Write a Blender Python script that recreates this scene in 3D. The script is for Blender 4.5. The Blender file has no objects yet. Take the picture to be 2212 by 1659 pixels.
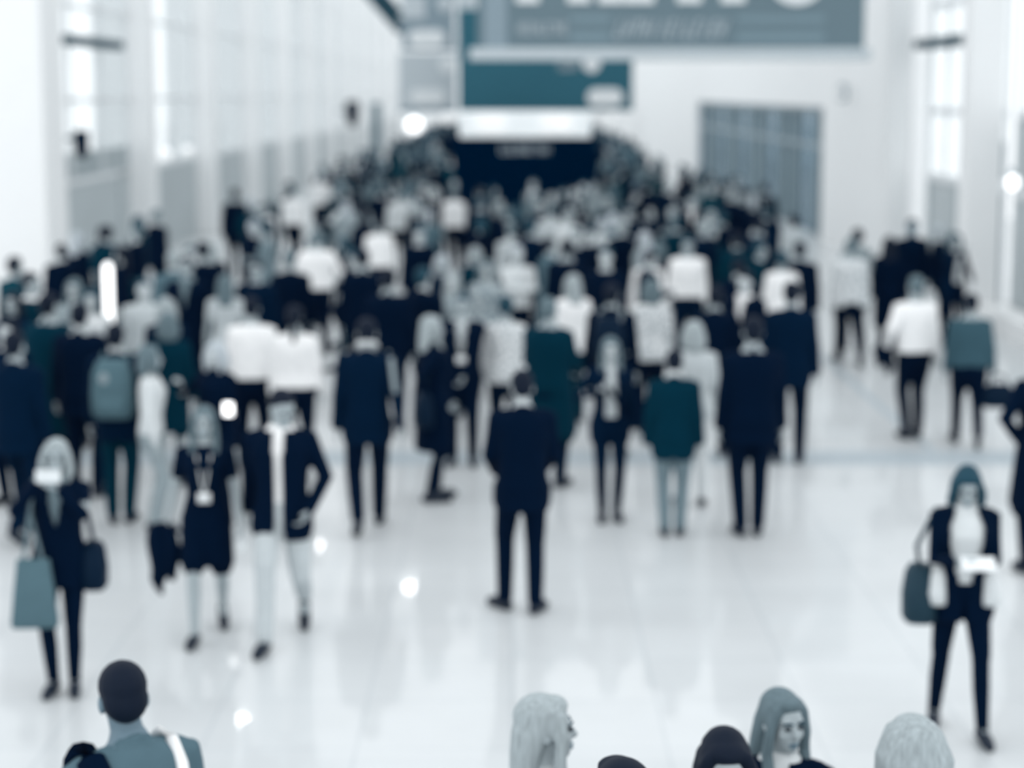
import bpy, math, random
import numpy as np

# ------------------------------------------------------------------ camera, world, light, exposure
SC = bpy.context.scene
COL = SC.collection
PW, PH, FPX = 2212.0, 1659.0, 4200.0
CAM_H, PITCH = 3.75, math.radians(8.52)

cd = bpy.data.cameras.new('camera')
cam = bpy.data.objects.new('camera', cd)
COL.objects.link(cam)
cam.location = (0, 0, CAM_H)
cam.rotation_euler = (math.pi / 2 - PITCH, 0, 0)
cd.sensor_fit = 'HORIZONTAL'
cd.sensor_width = 36.0
cd.lens = FPX / PW * 36.0
cd.clip_start, cd.clip_end = 0.1, 400
cd.dof.use_dof = True
cd.dof.focus_distance = 4.75
cd.dof.aperture_fstop = 1.6
SC.camera = cam

wd = bpy.data.worlds.new('World')
SC.world = wd
wd.use_nodes = True
wd.node_tree.nodes['Background'].inputs[0].default_value = (0.95, 0.98, 1.0, 1)
wd.node_tree.nodes['Background'].inputs[1].default_value = 1.25

SC.view_settings.view_transform = 'Standard'
SC.view_settings.look = 'None'
SC.view_settings.exposure = 0.27
SC.view_settings.gamma = 1.0
SC.view_settings.use_curve_mapping = False

rng = random.Random(11)
PI = math.pi


def floor_at(px, py):
    """world floor point seen at a photo pixel"""
    k = (py - PH / 2) / FPX
    tp = math.tan(PITCH)
    t = (k + tp) / (1 - k * tp)
    D = CAM_H / t
    zc = D * math.cos(PITCH) + CAM_H * math.sin(PITCH)
    return ((px - PW / 2) * zc / FPX, D)


def point_at(px, py, D):
    """world point at a photo pixel and distance D"""
    k = (py - PH / 2) / FPX
    tp = math.tan(PITCH)
    t = (k + tp) / (1 - k * tp)
    z = CAM_H - t * D
    zc = D * math.cos(PITCH) + (CAM_H - z) * math.sin(PITCH)
    return ((px - PW / 2) * zc / FPX, D, z)


def head_at(px, py, h):
    """floor point of a person of height h whose crown is seen at a photo pixel"""
    k = (py - PH / 2) / FPX
    tp = math.tan(PITCH)
    t = (k + tp) / (1 - k * tp)
    h += 0.022          # hair above the crown
    D = (CAM_H - h) / t
    zc = D * math.cos(PITCH) + (CAM_H - h) * math.sin(PITCH)
    return ((px - PW / 2) * zc / FPX, D)


# ------------------------------------------------------------------ materials
MATS = {}


def mat(name, col, rough=0.95, spec=0.06, vary=0.12, scale=14.0, metal=0.0, emit=0.0, coat=0.0, pattern=None):
    if name in MATS:
        return MATS[name]
    m = bpy.data.materials.new(name)
    m.use_nodes = True
    nt = m.node_tree
    b = nt.nodes['Principled BSDF']
    b.inputs['Roughness'].default_value = rough
    b.inputs['Specular IOR Level'].default_value = spec
    b.inputs['Metallic'].default_value = metal
    b.inputs['Coat Weight'].default_value = coat
    if emit:
        b.inputs['Emission Color'].default_value = (*col, 1)
        b.inputs['Emission Strength'].default_value = emit
    tc = nt.nodes.new('ShaderNodeTexCoord')
    nz = nt.nodes.new('ShaderNodeTexNoise')
    nz.inputs['Scale'].default_value = scale
    nz.inputs['Detail'].default_value = 3
    if name.startswith('hair_'):
        mp = nt.nodes.new('ShaderNodeMapping')
        mp.inputs['Scale'].default_value = (1.6, 1.6, 0.12)
        nt.links.new(tc.outputs['Object'], mp.inputs['Vector'])
        nt.links.new(mp.outputs['Vector'], nz.inputs['Vector'])
    else:
        nt.links.new(tc.outputs['Object'], nz.inputs['Vector'])
    cr = nt.nodes.new('ShaderNodeValToRGB')
    lo = tuple(c * (1 - vary) for c in col)
    hi = tuple(min(1, c * (1 + vary)) for c in col)
    if pattern:
        lo, hi = pattern
        cr.color_ramp.elements[0].position = 0.42
        cr.color_ramp.elements[1].position = 0.56
    cr.color_ramp.elements[0].color = (*lo, 1)
    cr.color_ramp.elements[1].color = (*hi, 1)
    nt.links.new(nz.outputs['Fac'], cr.inputs['Fac'])
    nt.links.new(cr.outputs['Color'], b.inputs['Base Color'])
    MATS[name] = m
    return m


CL = {
    'ink': (0.0002, 0.0060, 0.0205), 'navy': (0.0003, 0.0090, 0.0275), 'teal': (0.0004, 0.0235, 0.043),
    'petrol': (0.004, 0.045, 0.068), 'slate': (0.085, 0.145, 0.178), 'steel': (0.16, 0.22, 0.25),
    'dusk': (0.040, 0.088, 0.115), 'grey': (0.28, 0.335, 0.36), 'pale': (0.50, 0.545, 0.565), 'light': (0.65, 0.685, 0.70), 'white': (0.90, 0.91, 0.92),
}
for k, c in CL.items():
    mat('cloth_' + k, c)
mat('cloth_print', CL['light'], pattern=(CL['grey'], CL['white']), scale=42)
mat('cloth_speckle', CL['grey'], pattern=(CL['slate'], CL['pale']), scale=26)
mat('skin_fair', (0.50, 0.545, 0.565), rough=0.6, spec=0.3, vary=0.05)
mat('skin_mid', (0.37, 0.425, 0.45), rough=0.6, spec=0.3, vary=0.05)
mat('skin_deep', (0.13, 0.20, 0.25), rough=0.6, spec=0.3, vary=0.05)
mat('hair_black', (0.0003, 0.0060, 0.019), rough=0.7, spec=0.2, scale=60)
mat('hair_brown', (0.010, 0.050, 0.078), rough=0.7, spec=0.2, scale=60, vary=0.4)
mat('hair_ash', (0.115, 0.165, 0.19), rough=0.7, spec=0.2, scale=60, vary=0.4)
mat('hair_blonde', (0.34, 0.39, 0.41), rough=0.7, spec=0.2, scale=60, vary=0.5)
mat('hair_grey', (0.45, 0.50, 0.54), rough=0.7, spec=0.2, scale=60)
mat('shoe_black', (0.0015, 0.010, 0.026), rough=0.5, spec=0.3)
mat('shoe_grey', (0.06, 0.11, 0.15), rough=0.5, spec=0.3)
mat('eye_dark', (0.004, 0.02, 0.035), rough=0.3, spec=0.5)
mat('lip', (0.13, 0.20, 0.25), rough=0.5)
mat('paper', (0.84, 0.87, 0.885))
mat('leather_dark', (0.003, 0.028, 0.048), rough=0.6, spec=0.3)
mat('bag_grey', (0.14, 0.20, 0.23), rough=0.8)
mat('bag_slate', (0.085, 0.15, 0.18), rough=0.8)
mat('phone_white', (0.75, 0.79, 0.81), rough=0.3, spec=0.5)
mat('plastic_dark', (0.002, 0.012, 0.03), rough=0.5)


# ------------------------------------------------------------------ mesh helpers
class G:
    """collects closed shells"""

    def __init__(self):
        self.v, self.f, self.n = [], [], 0

    def add(self, v, f):
        v = np.asarray(v, float)
        self.v.append(v)
        self.f += [tuple(i + self.n for i in q) for q in f]
        self.n += len(v)

    def verts(self):
        return np.concatenate(self.v) if self.v else np.zeros((0, 3))

    def rings(self, R):
        """R: list of (k,3) rings -> capped skin"""
        n, k = len(R), len(R[0])
        f = []
        for i in range(n - 1):
            a, b = i * k, (i + 1) * k
            for j in range(k):
                j2 = (j + 1) % k
                f.append((a + j, a + j2, b + j2, b + j))
        f.append(tuple(range(k))[::-1])
        f.append(tuple((n - 1) * k + j for j in range(k)))
        self.add(np.concatenate(R), f)

    def tube(self, pts, rad, seg=10, flat=1.0, up=None):
        pts = [np.asarray(p, float) for p in pts]
        n = len(pts)
        tan = [(pts[min(i + 1, n - 1)] - pts[max(i - 1, 0)]) for i in range(n)]
        tan = [t / (np.linalg.norm(t) + 1e-9) for t in tan]
        u = np.asarray(up if up is not None else (0.13, 1.0, 0.07), float)
        if abs(np.dot(u / np.linalg.norm(u), tan[0])) > 0.95:
            u = np.array((1.0, 0.1, 0.2))
        C, Rr, TT = [], [], []
        r0, r1 = rad[0], rad[-1]
        for a, s in ((1.0, 0.12), (0.75, 0.66)):
            C.append(pts[0] - tan[0] * r0 * a); Rr.append(r0 * s); TT.append(tan[0])
        for p, r, t in zip(pts, rad, tan):
            C.append(p); Rr.append(r); TT.append(t)
        for a, s in ((0.75, 0.66), (1.0, 0.12)):
            C.append(pts[-1] + tan[-1] * r1 * a); Rr.append(r1 * s); TT.append(tan[-1])
        ang = np.arange(seg) * 2 * PI / seg
        R = []
        for c, r, t in zip(C, Rr, TT):
            a = u - t * np.dot(u, t)
            a /= np.linalg.norm(a)
            b = np.cross(t, a)
            R.append(c + r * (np.outer(np.cos(ang), a) * flat + np.outer(np.sin(ang), b)))
        self.rings(R)

    def ell(self, c, r, M=None, seg=14, rows=8):
        ang = np.arange(seg) * 2 * PI / seg
        R = []
        for i in range(rows + 1):
            th = -PI / 2 + PI * (0.04 + 0.92 * i / rows)
            R.append(np.stack([np.cos(th) * np.cos(ang) * r[0], np.cos(th) * np.sin(ang) * r[1], np.full(seg, math.sin(th) * r[2])], 1))
        if M is not None:
            R = [q @ M.T for q in R]
        self.rings([q + np.asarray(c, float) for q in R])

    def loft(self, L, seg=20, power=2.4):
        """L: (x, y, z, rx, ry) stacked from the bottom"""
        ang = np.arange(seg) * 2 * PI / seg
        ca, sa = np.cos(ang), np.sin(ang)
        e = 2.0 / power
        cx, sy = np.sign(ca) * np.abs(ca) ** e, np.sign(sa) * np.abs(sa) ** e
        self.rings([np.stack([x + rx * cx, y + ry * sy, np.full(seg, z)], 1) for x, y, z, rx, ry in L])

    def box(self, x0, x1, y0, y1, z0, z1):
        v = [(x, y, z) for z in (z0, z1) for x, y in ((x0, y0), (x1, y0), (x1, y1), (x0, y1))]
        self.add(v, [(3, 2, 1, 0), (4, 5, 6, 7), (0, 1, 5, 4), (1, 2, 6, 5), (2, 3, 7, 6), (3, 0, 4, 7)])

    def mesh(self, name, smooth=False):
        me = bpy.data.meshes.new(name)
        me.from_pydata(self.verts().tolist(), [], self.f)
        if smooth:
            me.polygons.foreach_set('use_smooth', [True] * len(me.polygons))
        me.update()
        return me


def link(name, g, m, parent=None, smooth=False, bevel=0.0):
    o = bpy.data.objects.new(name, g.mesh(name, smooth) if isinstance(g, G) else g)
    COL.objects.link(o)
    if m is not None:
        o.data.materials.append(MATS[m] if isinstance(m, str) else m)
    if parent is not None:
        o.parent = parent
    if bevel:
        bm = o.modifiers.new('bevel', 'BEVEL'); bm.width = bevel; bm.segments = 2; bm.limit_method = 'ANGLE'
    return o


def tag(o, label=None, cat=None, group=None, kind=None):
    if label: o['label'] = label
    if cat: o['category'] = cat
    if group: o['group'] = group
    if kind: o['kind'] = kind
    return o


def empty(name, loc, rz=0.0):
    o = bpy.data.objects.new(name, None)
    COL.objects.link(o)
    o.location = loc
    o.rotation_euler = (0, 0, rz)
    return o


# remesh queue: raw overlapping shells -> one continuous skin
JOBS = []


def queue(o, g, voxel, carve=None, extra=None, smooth=3, clampz=False):
    JOBS.append((o, g, voxel, carve, extra, smooth))


def run_jobs():
    tmp = []
    for o, g, vx, carve, extra, sm in JOBS:
        t = bpy.data.objects.new('scratch', g.mesh('scratch'))
        COL.objects.link(t)
        r = t.modifiers.new('r', 'REMESH'); r.mode = 'VOXEL'; r.voxel_size = vx; r.use_smooth_shade = True
        s = t.modifiers.new('s', 'SMOOTH'); s.factor = 0.5; s.iterations = sm
        tmp.append(t)
    dg = bpy.context.evaluated_depsgraph_get()
    for t, (o, g, vx, carve, extra, sm) in zip(tmp, JOBS):
        me = bpy.data.meshes.new_from_object(t.evaluated_get(dg))
        if carve is not None or extra is not None:
            n = len(me.vertices)
            co = np.empty(n * 3); me.vertices.foreach_get('co', co); co = co.reshape(-1, 3)
            F = [tuple(p.vertices) for p in me.polygons]
            if carve is not None:
                kill = carve(co)
                F = [f for f in F if not all(kill[i] for i in f)]
            V = co
            if extra is not None:
                V = np.concatenate([co, extra.verts()])
                F += [tuple(i + n for i in q) for q in extra.f]
            m2 = bpy.data.meshes.new(o.name)
            m2.from_pydata(V.tolist(), [], F)
            m2.polygons.foreach_set('use_smooth', [True] * len(m2.polygons))
            bpy.data.meshes.remove(me)
            me = m2
        old = o.data
        for m in old.materials:
            me.materials.append(m)
        me.name = o.name
        me.polygons.foreach_set('use_smooth', [True] * len(me.polygons))
        me.update()
        o.data = me
        bpy.data.meshes.remove(old)
    for t in tmp:
        d = t.data
        bpy.data.objects.remove(t)
        bpy.data.meshes.remove(d)
    JOBS.clear()


# ------------------------------------------------------------------ people
ZB = [0.80, 0.86, 0.95, 1.05, 1.13, 1.25, 1.36, 1.43, 1.49, 1.53, 1.56]
PROF_M = dict(x=[.10, .150, .168, .158, .150, .165, .182, .172, .115, .070, .058], y=[.08, .105, .120, .112, .106, .114, .120, .102, .080, .062, .056], c=[0, 0, 0, 0, 0, .004, .008, .002, -.004, -.008, -.006])
PROF_F = dict(x=[.10, .158, .176, .150, .126, .138, .155, .150, .100, .056, .048], y=[.08, .108, .122, .104, .092, .110, .128, .098, .074, .054, .048], c=[0, -.004, -.006, 0, .002, .012, .022, .008, 0, -.006, -.004])


def rotm(yaw=0.0, pitch=0.0, roll=0.0):
    cz, sz, cx, sx, cy, sy = math.cos(yaw), math.sin(yaw), math.cos(pitch), math.sin(pitch), math.cos(roll), math.sin(roll)
    Rz = np.array([[cz, -sz, 0], [sz, cz, 0], [0, 0, 1]])
    Rx = np.array([[1, 0, 0], [0, cx, -sx], [0, sx, cx]])
    Ry = np.array([[cy, 0, sy], [0, 1, 0], [-sy, 0, cy]])
    return Rz @ Rx @ Ry


def ik(a, b, l1, l2, pole):
    a, b, pole = np.asarray(a, float), np.asarray(b, float), np.asarray(pole, float)
    d = b - a
    L = np.linalg.norm(d)
    if L > (l1 + l2) * 0.995:
        b = a + d / L * (l1 + l2) * 0.995
        d = b - a
        L = np.linalg.norm(d)
    u = d / L
    c = (l1 * l1 - l2 * l2 + L * L) / (2 * L)
    hgt = math.sqrt(max(0.0, l1 * l1 - c * c))
    p = pole - u * np.dot(pole, u)
    p /= (np.linalg.norm(p) + 1e-9)
    return a + u * c + p * hgt, b


HANDS = {   # wrist target (x outward), pole (x outward), curl
    'down': ((.265, .03, .83), (.25, -1, 0), .35), 'swingf': ((.25, .22, .87), (.3, -1, -.2), .35), 'swingb': ((.27, -.17, .86), (.3, -1, -.3), .35),
    'pocket': ((.205, .06, .93), (.8, -1, 0), .8), 'hip': ((.185, .05, 1.04), (1, -.6, 0), .7), 'phone': ((.075, .30, 1.52), (.8, .1, -1), .9),
    'read': ((.075, .27, 1.20), (.55, -.7, -.8), .9), 'fold': ((-.07, .19, 1.20), (1, .1, -.5), .6), 'clasp': ((.03, .19, .93), (1, -.4, 0), .8),
    'behind': ((.04, -.17, .95), (1, -.3, 0), .7), 'strap': ((.13, .17, 1.30), (.8, -.1, -1), .9), 'ear': ((.10, .08, 1.62), (1, .2, -.6), .9),
    'carry': ((.285, .02, .84), (.3, -1, 0), .95), 'wave': ((.20, .25, 1.70), (1, .1, -.5), .3), 'hold': ((.16, .28, 1.08), (.5, -1, 0), .9),
}
POSES = {   # (left ankle, right ankle) as x-out, forward, heel height
    'stand': ((.105, 0, 0), (.105, .02, 0)), 'together': ((.07, .0, 0), (.07, .02, 0)), 'apart': ((.19, 0, 0), (.19, .05, 0)),
    'walk': ((.085, .27, 0), (.085, -.27, .09)), 'walkr': ((.085, -.27, .09), (.085, .27, 0)), 'shift': ((.12, .08, 0), (.09, -.06, 0)),
    'step': ((.13, .20, 0), (.13, -.20, 0)),
    'stride': ((.08, .33, 0), (.09, -.36, .13)), 'strider': ((.09, -.36, .13), (.08, .33, 0)),
}


def person(x, y, h=1.78, rot=0.0, female=False, pose='stand', lh='down', rh='down', lean=0.0, tilt=0.0, twist=0.0,
           yaw=0.0, pitch=0.0, roll=0.0, top='jacket', topc='ink', under='white', openf=None, bottom='trousers', bottomc='ink',
           hair='short', hairc='black', skin='mid', shoe='black', vx=0.013, face=False, build=1.0, label=None, group=None,
           badge=False, name='person', toe=0.14, lt=None, rt=None):
    s = h / 1.78
    rad = math.radians
    rot, yaw, pitch, roll, twist = rad(rot), rad(yaw), rad(pitch), rad(roll), rad(twist)
    P = PROF_F if female else PROF_M
    b = build
    feet = POSES[pose]
    dz = 0.0
    for (fx, fy, hz) in feet:
        d2 = 0.857 ** 2 - fy ** 2 - (fx - .09) ** 2
        dz = min(dz, (math.sqrt(d2) + .085 + hz) - .925)

    def T(p):
        p = np.array(p, float, ndmin=2)
        z = p[:, 2]
        k = np.clip((z - .95) / .30, 0, 1)
        q = p - np.array((0, 0, .95))
        a = -lean * k
        yy = q[:, 1] * np.cos(a) - q[:, 2] * np.sin(a)
        zz = q[:, 1] * np.sin(a) + q[:, 2] * np.cos(a)
        t = tilt * k
        xx = q[:, 0] * np.cos(t) + zz * np.sin(t)
        zz = -q[:, 0] * np.sin(t) + zz * np.cos(t)
        w = twist * k
        x2 = xx * np.cos(w) - yy * np.sin(w)
        y2 = xx * np.sin(w) + yy * np.cos(w)
        return np.stack([x2, y2, zz + .95 + dz], 1)

    def T1(p):
        return T(p)[0]

    HM = rotm(yaw, pitch, roll)
    hp = np.array((0, 0.0, 1.57))

    def H(p):
        p = np.array(p, float, ndmin=2)
        return T((p - hp) @ HM.T + hp)

    def addT(g, fn, tr, scale=s):
        t = G(); fn(t)
        for i in range(len(t.v)):
            t.v[i] = tr(t.v[i]) * scale
        g.add(t.verts(), t.f)

    # joints
    sh, hipw = (.168, .088) if female else (.188, .09)
    J = {}
    hands = []
    for sd, key, tgt in ((-1, lh, lt), (1, rh, rt)):
        if isinstance(key, str):
            (wx, wy, wz), pole, curl = HANDS[key]
        S = T1((sd * sh, -.005, 1.445))
        Wt = T1((sd * wx, wy, wz)) if tgt is None else T1(tgt)
        E, Wt = ik(S, Wt, .285, .25, (sd * pole[0], pole[1], pole[2]))
        J[sd] = dict(S=S, E=E, W=Wt)
        d = Wt - E
        d /= np.linalg.norm(d)
        th = np.array((0, 1.0, 0)) if abs(d[1]) < .75 else np.array((0, 0, 1.0))
        if d[2] > .6: th = np.array((-sd * 1.0, 0, 0)) if key == 'phone' else th
        w = th - d * np.dot(th, d)
        w /= np.linalg.norm(w)
        npn = -np.cross(d, w) * sd
        hands.append((sd, Wt, d, w, npn, curl))
    legs = []
    for sd, (fx, fy, hz) in ((-1, feet[0]), (1, feet[1])):
        Hh = np.array((sd * hipw, 0, .925 + dz))
        A = np.array((sd * fx, fy, .085 + hz))
        K, A = ik(Hh, A, .43, .43, (sd * .12, 1, 0))
        legs.append((sd, Hh, K, A, hz))

    def foot_pts(sd, A, hz):
        f = np.array((sd * math.sin(toe), math.cos(toe), 0))
        dn = hz * 1.0
        heel = A + np.array((0, 0, -.045)) - f * .045
        ball = np.array((A[0], A[1], 0)) + f * (.125 - dn * .2) + np.array((0, 0, .030))
        tp = ball + f * .065 + np.array((0, 0, -.006))
        return heel, ball, tp

    # ---- body
    body, fing = G(), G()
    fine = vx <= 0.0095
    def torso(t):
        t.loft([(0, c, z, rx * b, ry * b) for z, rx, ry, c in zip(ZB, P['x'], P['y'], P['c'])])
    addT(body, torso, T)
    def neck(t):
        r = .047 if female else .056
        t.tube([(0, -.012, 1.47), (0, -.002, 1.54), (0, .012, 1.61)], [r * 1.15, r, r])
    addT(body, neck, T)
    def head(t):
        k = .95 if female else 1.0
        t.ell((0, -.004, 1.692), (.076 * k, .096, .090))
        t.ell((0, .040, 1.632), (.060 * k, .058, .078))
        t.ell((0, .072, 1.578), (.030 * k, .026, .026))
        t.tube([(0, .092, 1.672), (0, .110, 1.645), (0, .112, 1.636)], [.009, .013, .014], seg=8)
        t.tube([(-.022, .087, 1.598), (0, .094, 1.598), (.022, .087, 1.598)], [.009, .011, .009], seg=8)
        for q in (-1, 1):
            t.ell((q * .076 * k, -.004, 1.655), (.012, .022, .033), seg=8, rows=6)
            t.ell((q * .030, .078, 1.692), (.026, .018, .011), seg=8, rows=6)
            t.ell((q * .038 * k, .068, 1.635), (.024, .026, .026), seg=8, rows=6)
    addT(body, head, H)
    for sd, W_, d, w, npn, curl in hands:
        j = J[sd]
        ar = .86 if female else 1.0
        def arm(t):
            t.tube([j['S'] + np.array((-sd * .04, 0, 0)), j['S'], (j['S'] + j['E']) / 2, j['E'], j['E'] * .65 + W_ * .35, W_], [.052 * ar, .056 * ar, .048 * ar, .040 * ar, .041 * ar, .028 * ar])
            M = np.stack([w, npn, d], 1)
            t.ell(W_ + d * .048, (.040 * ar, .016, .054), M, seg=12, rows=7)
        addT(body, arm, lambda p: p)
        def fingers(t):
            sg = 8 if fine else 5
            for i, (o, L) in enumerate(((.030, .068), (.010, .078), (-.011, .072), (-.030, .055))):
                p = W_ + d * .086 + w * o * ar
                pts, a = [p - d * .02], curl * .25 + .05 * i
                for kx in range(3):
                    pts.append(p)
                    p = p + (d * math.cos(a) + npn * math.sin(a)) * L / 3
                    a += curl * .75
                pts.append(p)
                t.tube(pts, [.0095, .0095, .0088, .0082, .0075], seg=sg)
            p = W_ + d * .028 + w * .026 * ar
            u = d * .62 + w * .62 + npn * (.2 + .35 * curl)
            u /= np.linalg.norm(u)
            v = d * .9 + npn * (.2 + .4 * curl)
            v /= np.linalg.norm(v)
            t.tube([p, p + u * .035, p + u * .035 + v * .03], [.0125, .0108, .0085], seg=sg)
        addT(body if fine else fing, fingers, lambda p: p)
    lr = .95 if female else 1.0
    for sd, Hh, K, A, hz in legs:
        cm = K * .62 + A * .38 + np.array((0, -.015, 0))
        def leg(t):
            t.tube([Hh + np.array((0, 0, .04)), Hh * .7 + K * .3, K + np.array((0, -.004, .05)), K, cm, A + np.array((0, 0, .03)), A], [.088 * lr * b, .083 * lr * b, .060 * lr, .055 * lr, .054 * lr, .036, .036])
            he, ba, tp = foot_pts(sd, A, hz)
            t.tube([he, (A * .5 + ba * .5), ba, tp], [.030, .036, .030, .022], seg=10)
        addT(body, leg, lambda p: p)
    root = bpy.data.objects.new(name, bpy.data.meshes.new(name))
    COL.objects.link(root)
    root.data.materials.append(MATS['skin_' + skin])
    queue(root, body, vx, extra=None if fine else fing)
    root.location = (x, y, 0)
    root.rotation_euler = (0, 0, rot)
    tag(root, label, 'person', group)

    def child(nm, g, m, voxel=None, carve=None, sm=3):
        o = bpy.data.objects.new(nm, g.mesh(nm, True))
        COL.objects.link(o)
        o.parent = root
        o.data.materials.append(MATS[m])
        if voxel:
            queue(o, g, voxel, carve, None, sm)
        return o

    gv = max(vx, .011)

    def ring(z, off, fx=1.0):
        return (0, float(np.interp(z, ZB, P['c'])), z, float(np.interp(z, ZB, P['x'])) * b * fx + off, float(np.interp(z, ZB, P['y'])) * b + off)

    def sleeves(g, r, short=False):
        for sd in (-1, 1):
            j = J[sd]
            fs = j['W'] + (j['W'] - j['E']) * .02
            def sl(t):
                if short:
                    m_ = j['S'] * .35 + j['E'] * .65
                    t.tube([j['S'] + np.array((-sd * .06, 0, .0)), j['S'], m_], [r[0], r[0] * 1.02, r[1]])
                else:
                    t.tube([j['S'] + np.array((-sd * .06, 0, .0)), j['S'], (j['S'] + j['E']) / 2, j['E'], (j['E'] + fs) / 2, fs], [r[0], r[0] * 1.04, r[1] * 1.04, r[1], r[2] * 1.06, r[2]])
            addT(g, sl, lambda p: p)

    sf = .88 if female else 1.0

    def thighs(g, upto, r):
        for sd, Hh, K, A, hz in legs:
            addT(g, lambda t: t.tube([Hh + np.array((0, 0, .03)), Hh * (1 - upto * .5) + K * upto * .5, Hh * (1 - upto) + K * upto], [r * lr, r * lr, r * lr * .97], seg=12), lambda p: p)
    if top in ('jacket', 'coat'):
        if under:
            g = G()
            addT(g, lambda t: t.loft([ring(z, .011) for z in (.92, 1.0, 1.08, 1.16, 1.25, 1.34, 1.41, 1.46, 1.50)] + [ring(1.545, .010)]), T)
            child('shirt', g, 'cloth_' + under, gv)
        z0 = .80 if top == 'jacket' else .50
        g = G()
        zs = [.95, 1.03, 1.11, 1.2, 1.29, 1.37, 1.43, 1.475]
        L = []
        if top == 'coat':
            L += [(0, 0, .50, .205 * b, .165), (0, 0, .70, .200 * b, .155)]
        L += [(0, 0, .772, (.198 if not female else .19) * b, .150), (0, 0, .87, (.194 if not female else .192) * b, .140)]
        L += [ring(z, .028) for z in zs] + [ring(1.51, .02)]
        addT(g, lambda t: t.loft(L), T)
        addT(g, lambda t: t.tube([(-sh * .95, -.004, 1.452), (0, -.012, 1.478), (sh * .95, -.004, 1.452)], [.060 * sf, .058, .060 * sf]), T)
        addT(g, lambda t: t.tube([(-.062, .012, 1.505), (-.05, -.05, 1.53), (0, -.070, 1.54), (.05, -.05, 1.53), (.062, .012, 1.505)], [.017] * 5, seg=8), T)
        sleeves(g, [.071 * sf, .056 * sf, .046 * sf])
        thighs(g, .26 if top == 'jacket' else .92, .122 * b)
        carve = None
        if openf:
            zz = [.4, .9, 1.02, 1.2, 1.40, 1.50, 1.6]
            ww = {'v': [-1, -1, -1, .012, .050, .055, .05], 'open': [.105, .085, .062, .058, .056, .054, .05], 'slim': [.06, .035, .03, .03, .04, .045, .04], 'wide': [.03, .03, .04, .095, .115, .075, .05]}[openf]
            lim = 1.56
            def carve(co, zz=zz, ww=ww):
                q = co / s
                zq = q[:, 2] - dz
                k_ = np.clip((zq - .95) / .3, 0, 1)
                yq = q[:, 1] - lean * k_ * (zq - .95)
                xq = q[:, 0] - tilt * k_ * (zq - .95)
                return (np.abs(xq) < np.interp(zq, zz, ww)) & (yq > .02) & (zq < lim)
        child('jacket' if top == 'jacket' else 'coat', g, 'cloth_' + topc, gv, carve)
    elif top in ('shirt', 'blouse', 'tshirt', 'dress'):
        g = G()
        if top == 'dress':
            L = [(0, 0, .585, .205, .165), (0, 0, .72, .20, .155), (0, 0, .86, .192, .140)] + [ring(z, .014) for z in (.95, 1.04, 1.12, 1.2, 1.29, 1.37, 1.43, 1.475)]
        elif top == 'blouse':
            L = [(0, 0, .86, .198 * b, .145), ring(.95, .024)] + [ring(z, .024) for z in (1.04, 1.12, 1.2, 1.29, 1.37, 1.43, 1.475)]
        else:
            L = [ring(.955, .018)] + [ring(z, .024) for z in (1.04, 1.12, 1.2, 1.29, 1.37, 1.43, 1.475)]
        L += [ring(1.505, .016)]
        addT(g, lambda t: t.loft(L), T)
        addT(g, lambda t: t.tube([(-sh * .95, -.004, 1.448), (0, -.012, 1.472), (sh * .95, -.004, 1.448)], [.057 * sf, .055, .057 * sf]), T)
        if top == 'shirt':
            addT(g, lambda t: t.tube([(-.058, .016, 1.51), (-.048, -.045, 1.535), (0, -.064, 1.545), (.048, -.045, 1.535), (.058, .016, 1.51)], [.015] * 5, seg=8), T)
        sleeves(g, [.068 * sf, .054 * sf, .042 * sf], short=top in ('tshirt', 'dress'))
        if top == 'dress':
            thighs(g, .78, .112)
        child('dress' if top == 'dress' else 'shirt', g, 'cloth_' + topc, gv)
    if bottom in ('trousers', 'slim'):
        r = [.102, .095, .076, .071, .067, .058] if bottom == 'trousers' else [.098, .090, .068, .062, .060, .046]
        g = G()
        addT(g, lambda t: t.loft([(0, 0, .775, .10, .085), (0, 0, .80, .125, .105)] + [ring(z, .020) for z in (.85, .92, .99, 1.03)]), T)
        for sd, Hh, K, A, hz in legs:
            cm = K * .6 + A * .4 + np.array((0, -.012, 0))
            addT(g, lambda t: t.tube([Hh + np.array((0, 0, .03)), Hh * .7 + K * .3, K + np.array((0, 0, .05)), K, cm, A + np.array((0, 0, .005))], [q * lr * (b if i < 2 else 1) for i, q in enumerate(r)], seg=12), lambda p: p)
        child('trousers', g, 'cloth_' + bottomc, gv)
    elif bottom == 'skirt':
        g = G()
        addT(g, lambda t: t.loft([(0, 0, .56, .19, .15), (0, 0, .75, .195, .148)] + [ring(z, .016) for z in (.87, .95, 1.02, 1.06)]), T)
        thighs(g, .82, .112)
        child('skirt', g, 'cloth_' + bottomc, gv)
    for sd, Hh, K, A, hz in legs:
        g = G()
        he, ba, tp = foot_pts(sd, A, hz)
        def sh_(t):
            t.tube([he + np.array((0, 0, .004)), he * .45 + ba * .55 + np.array((0, 0, .012)), ba + np.array((0, 0, .010)), tp + np.array((0, 0, .006))], [.039, .044, .043, .032], seg=12)
            if bottom not in ('skirt',) and top != 'dress':
                t.tube([A + np.array((0, -.005, -.03)), A + np.array((0, 0, .01))], [.043, .044], seg=10)
        addT(g, sh_, lambda p: np.stack([p[:, 0], p[:, 1], np.maximum(p[:, 2], 0.0)], 1))
        child('shoe', g, 'shoe_' + shoe)
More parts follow.
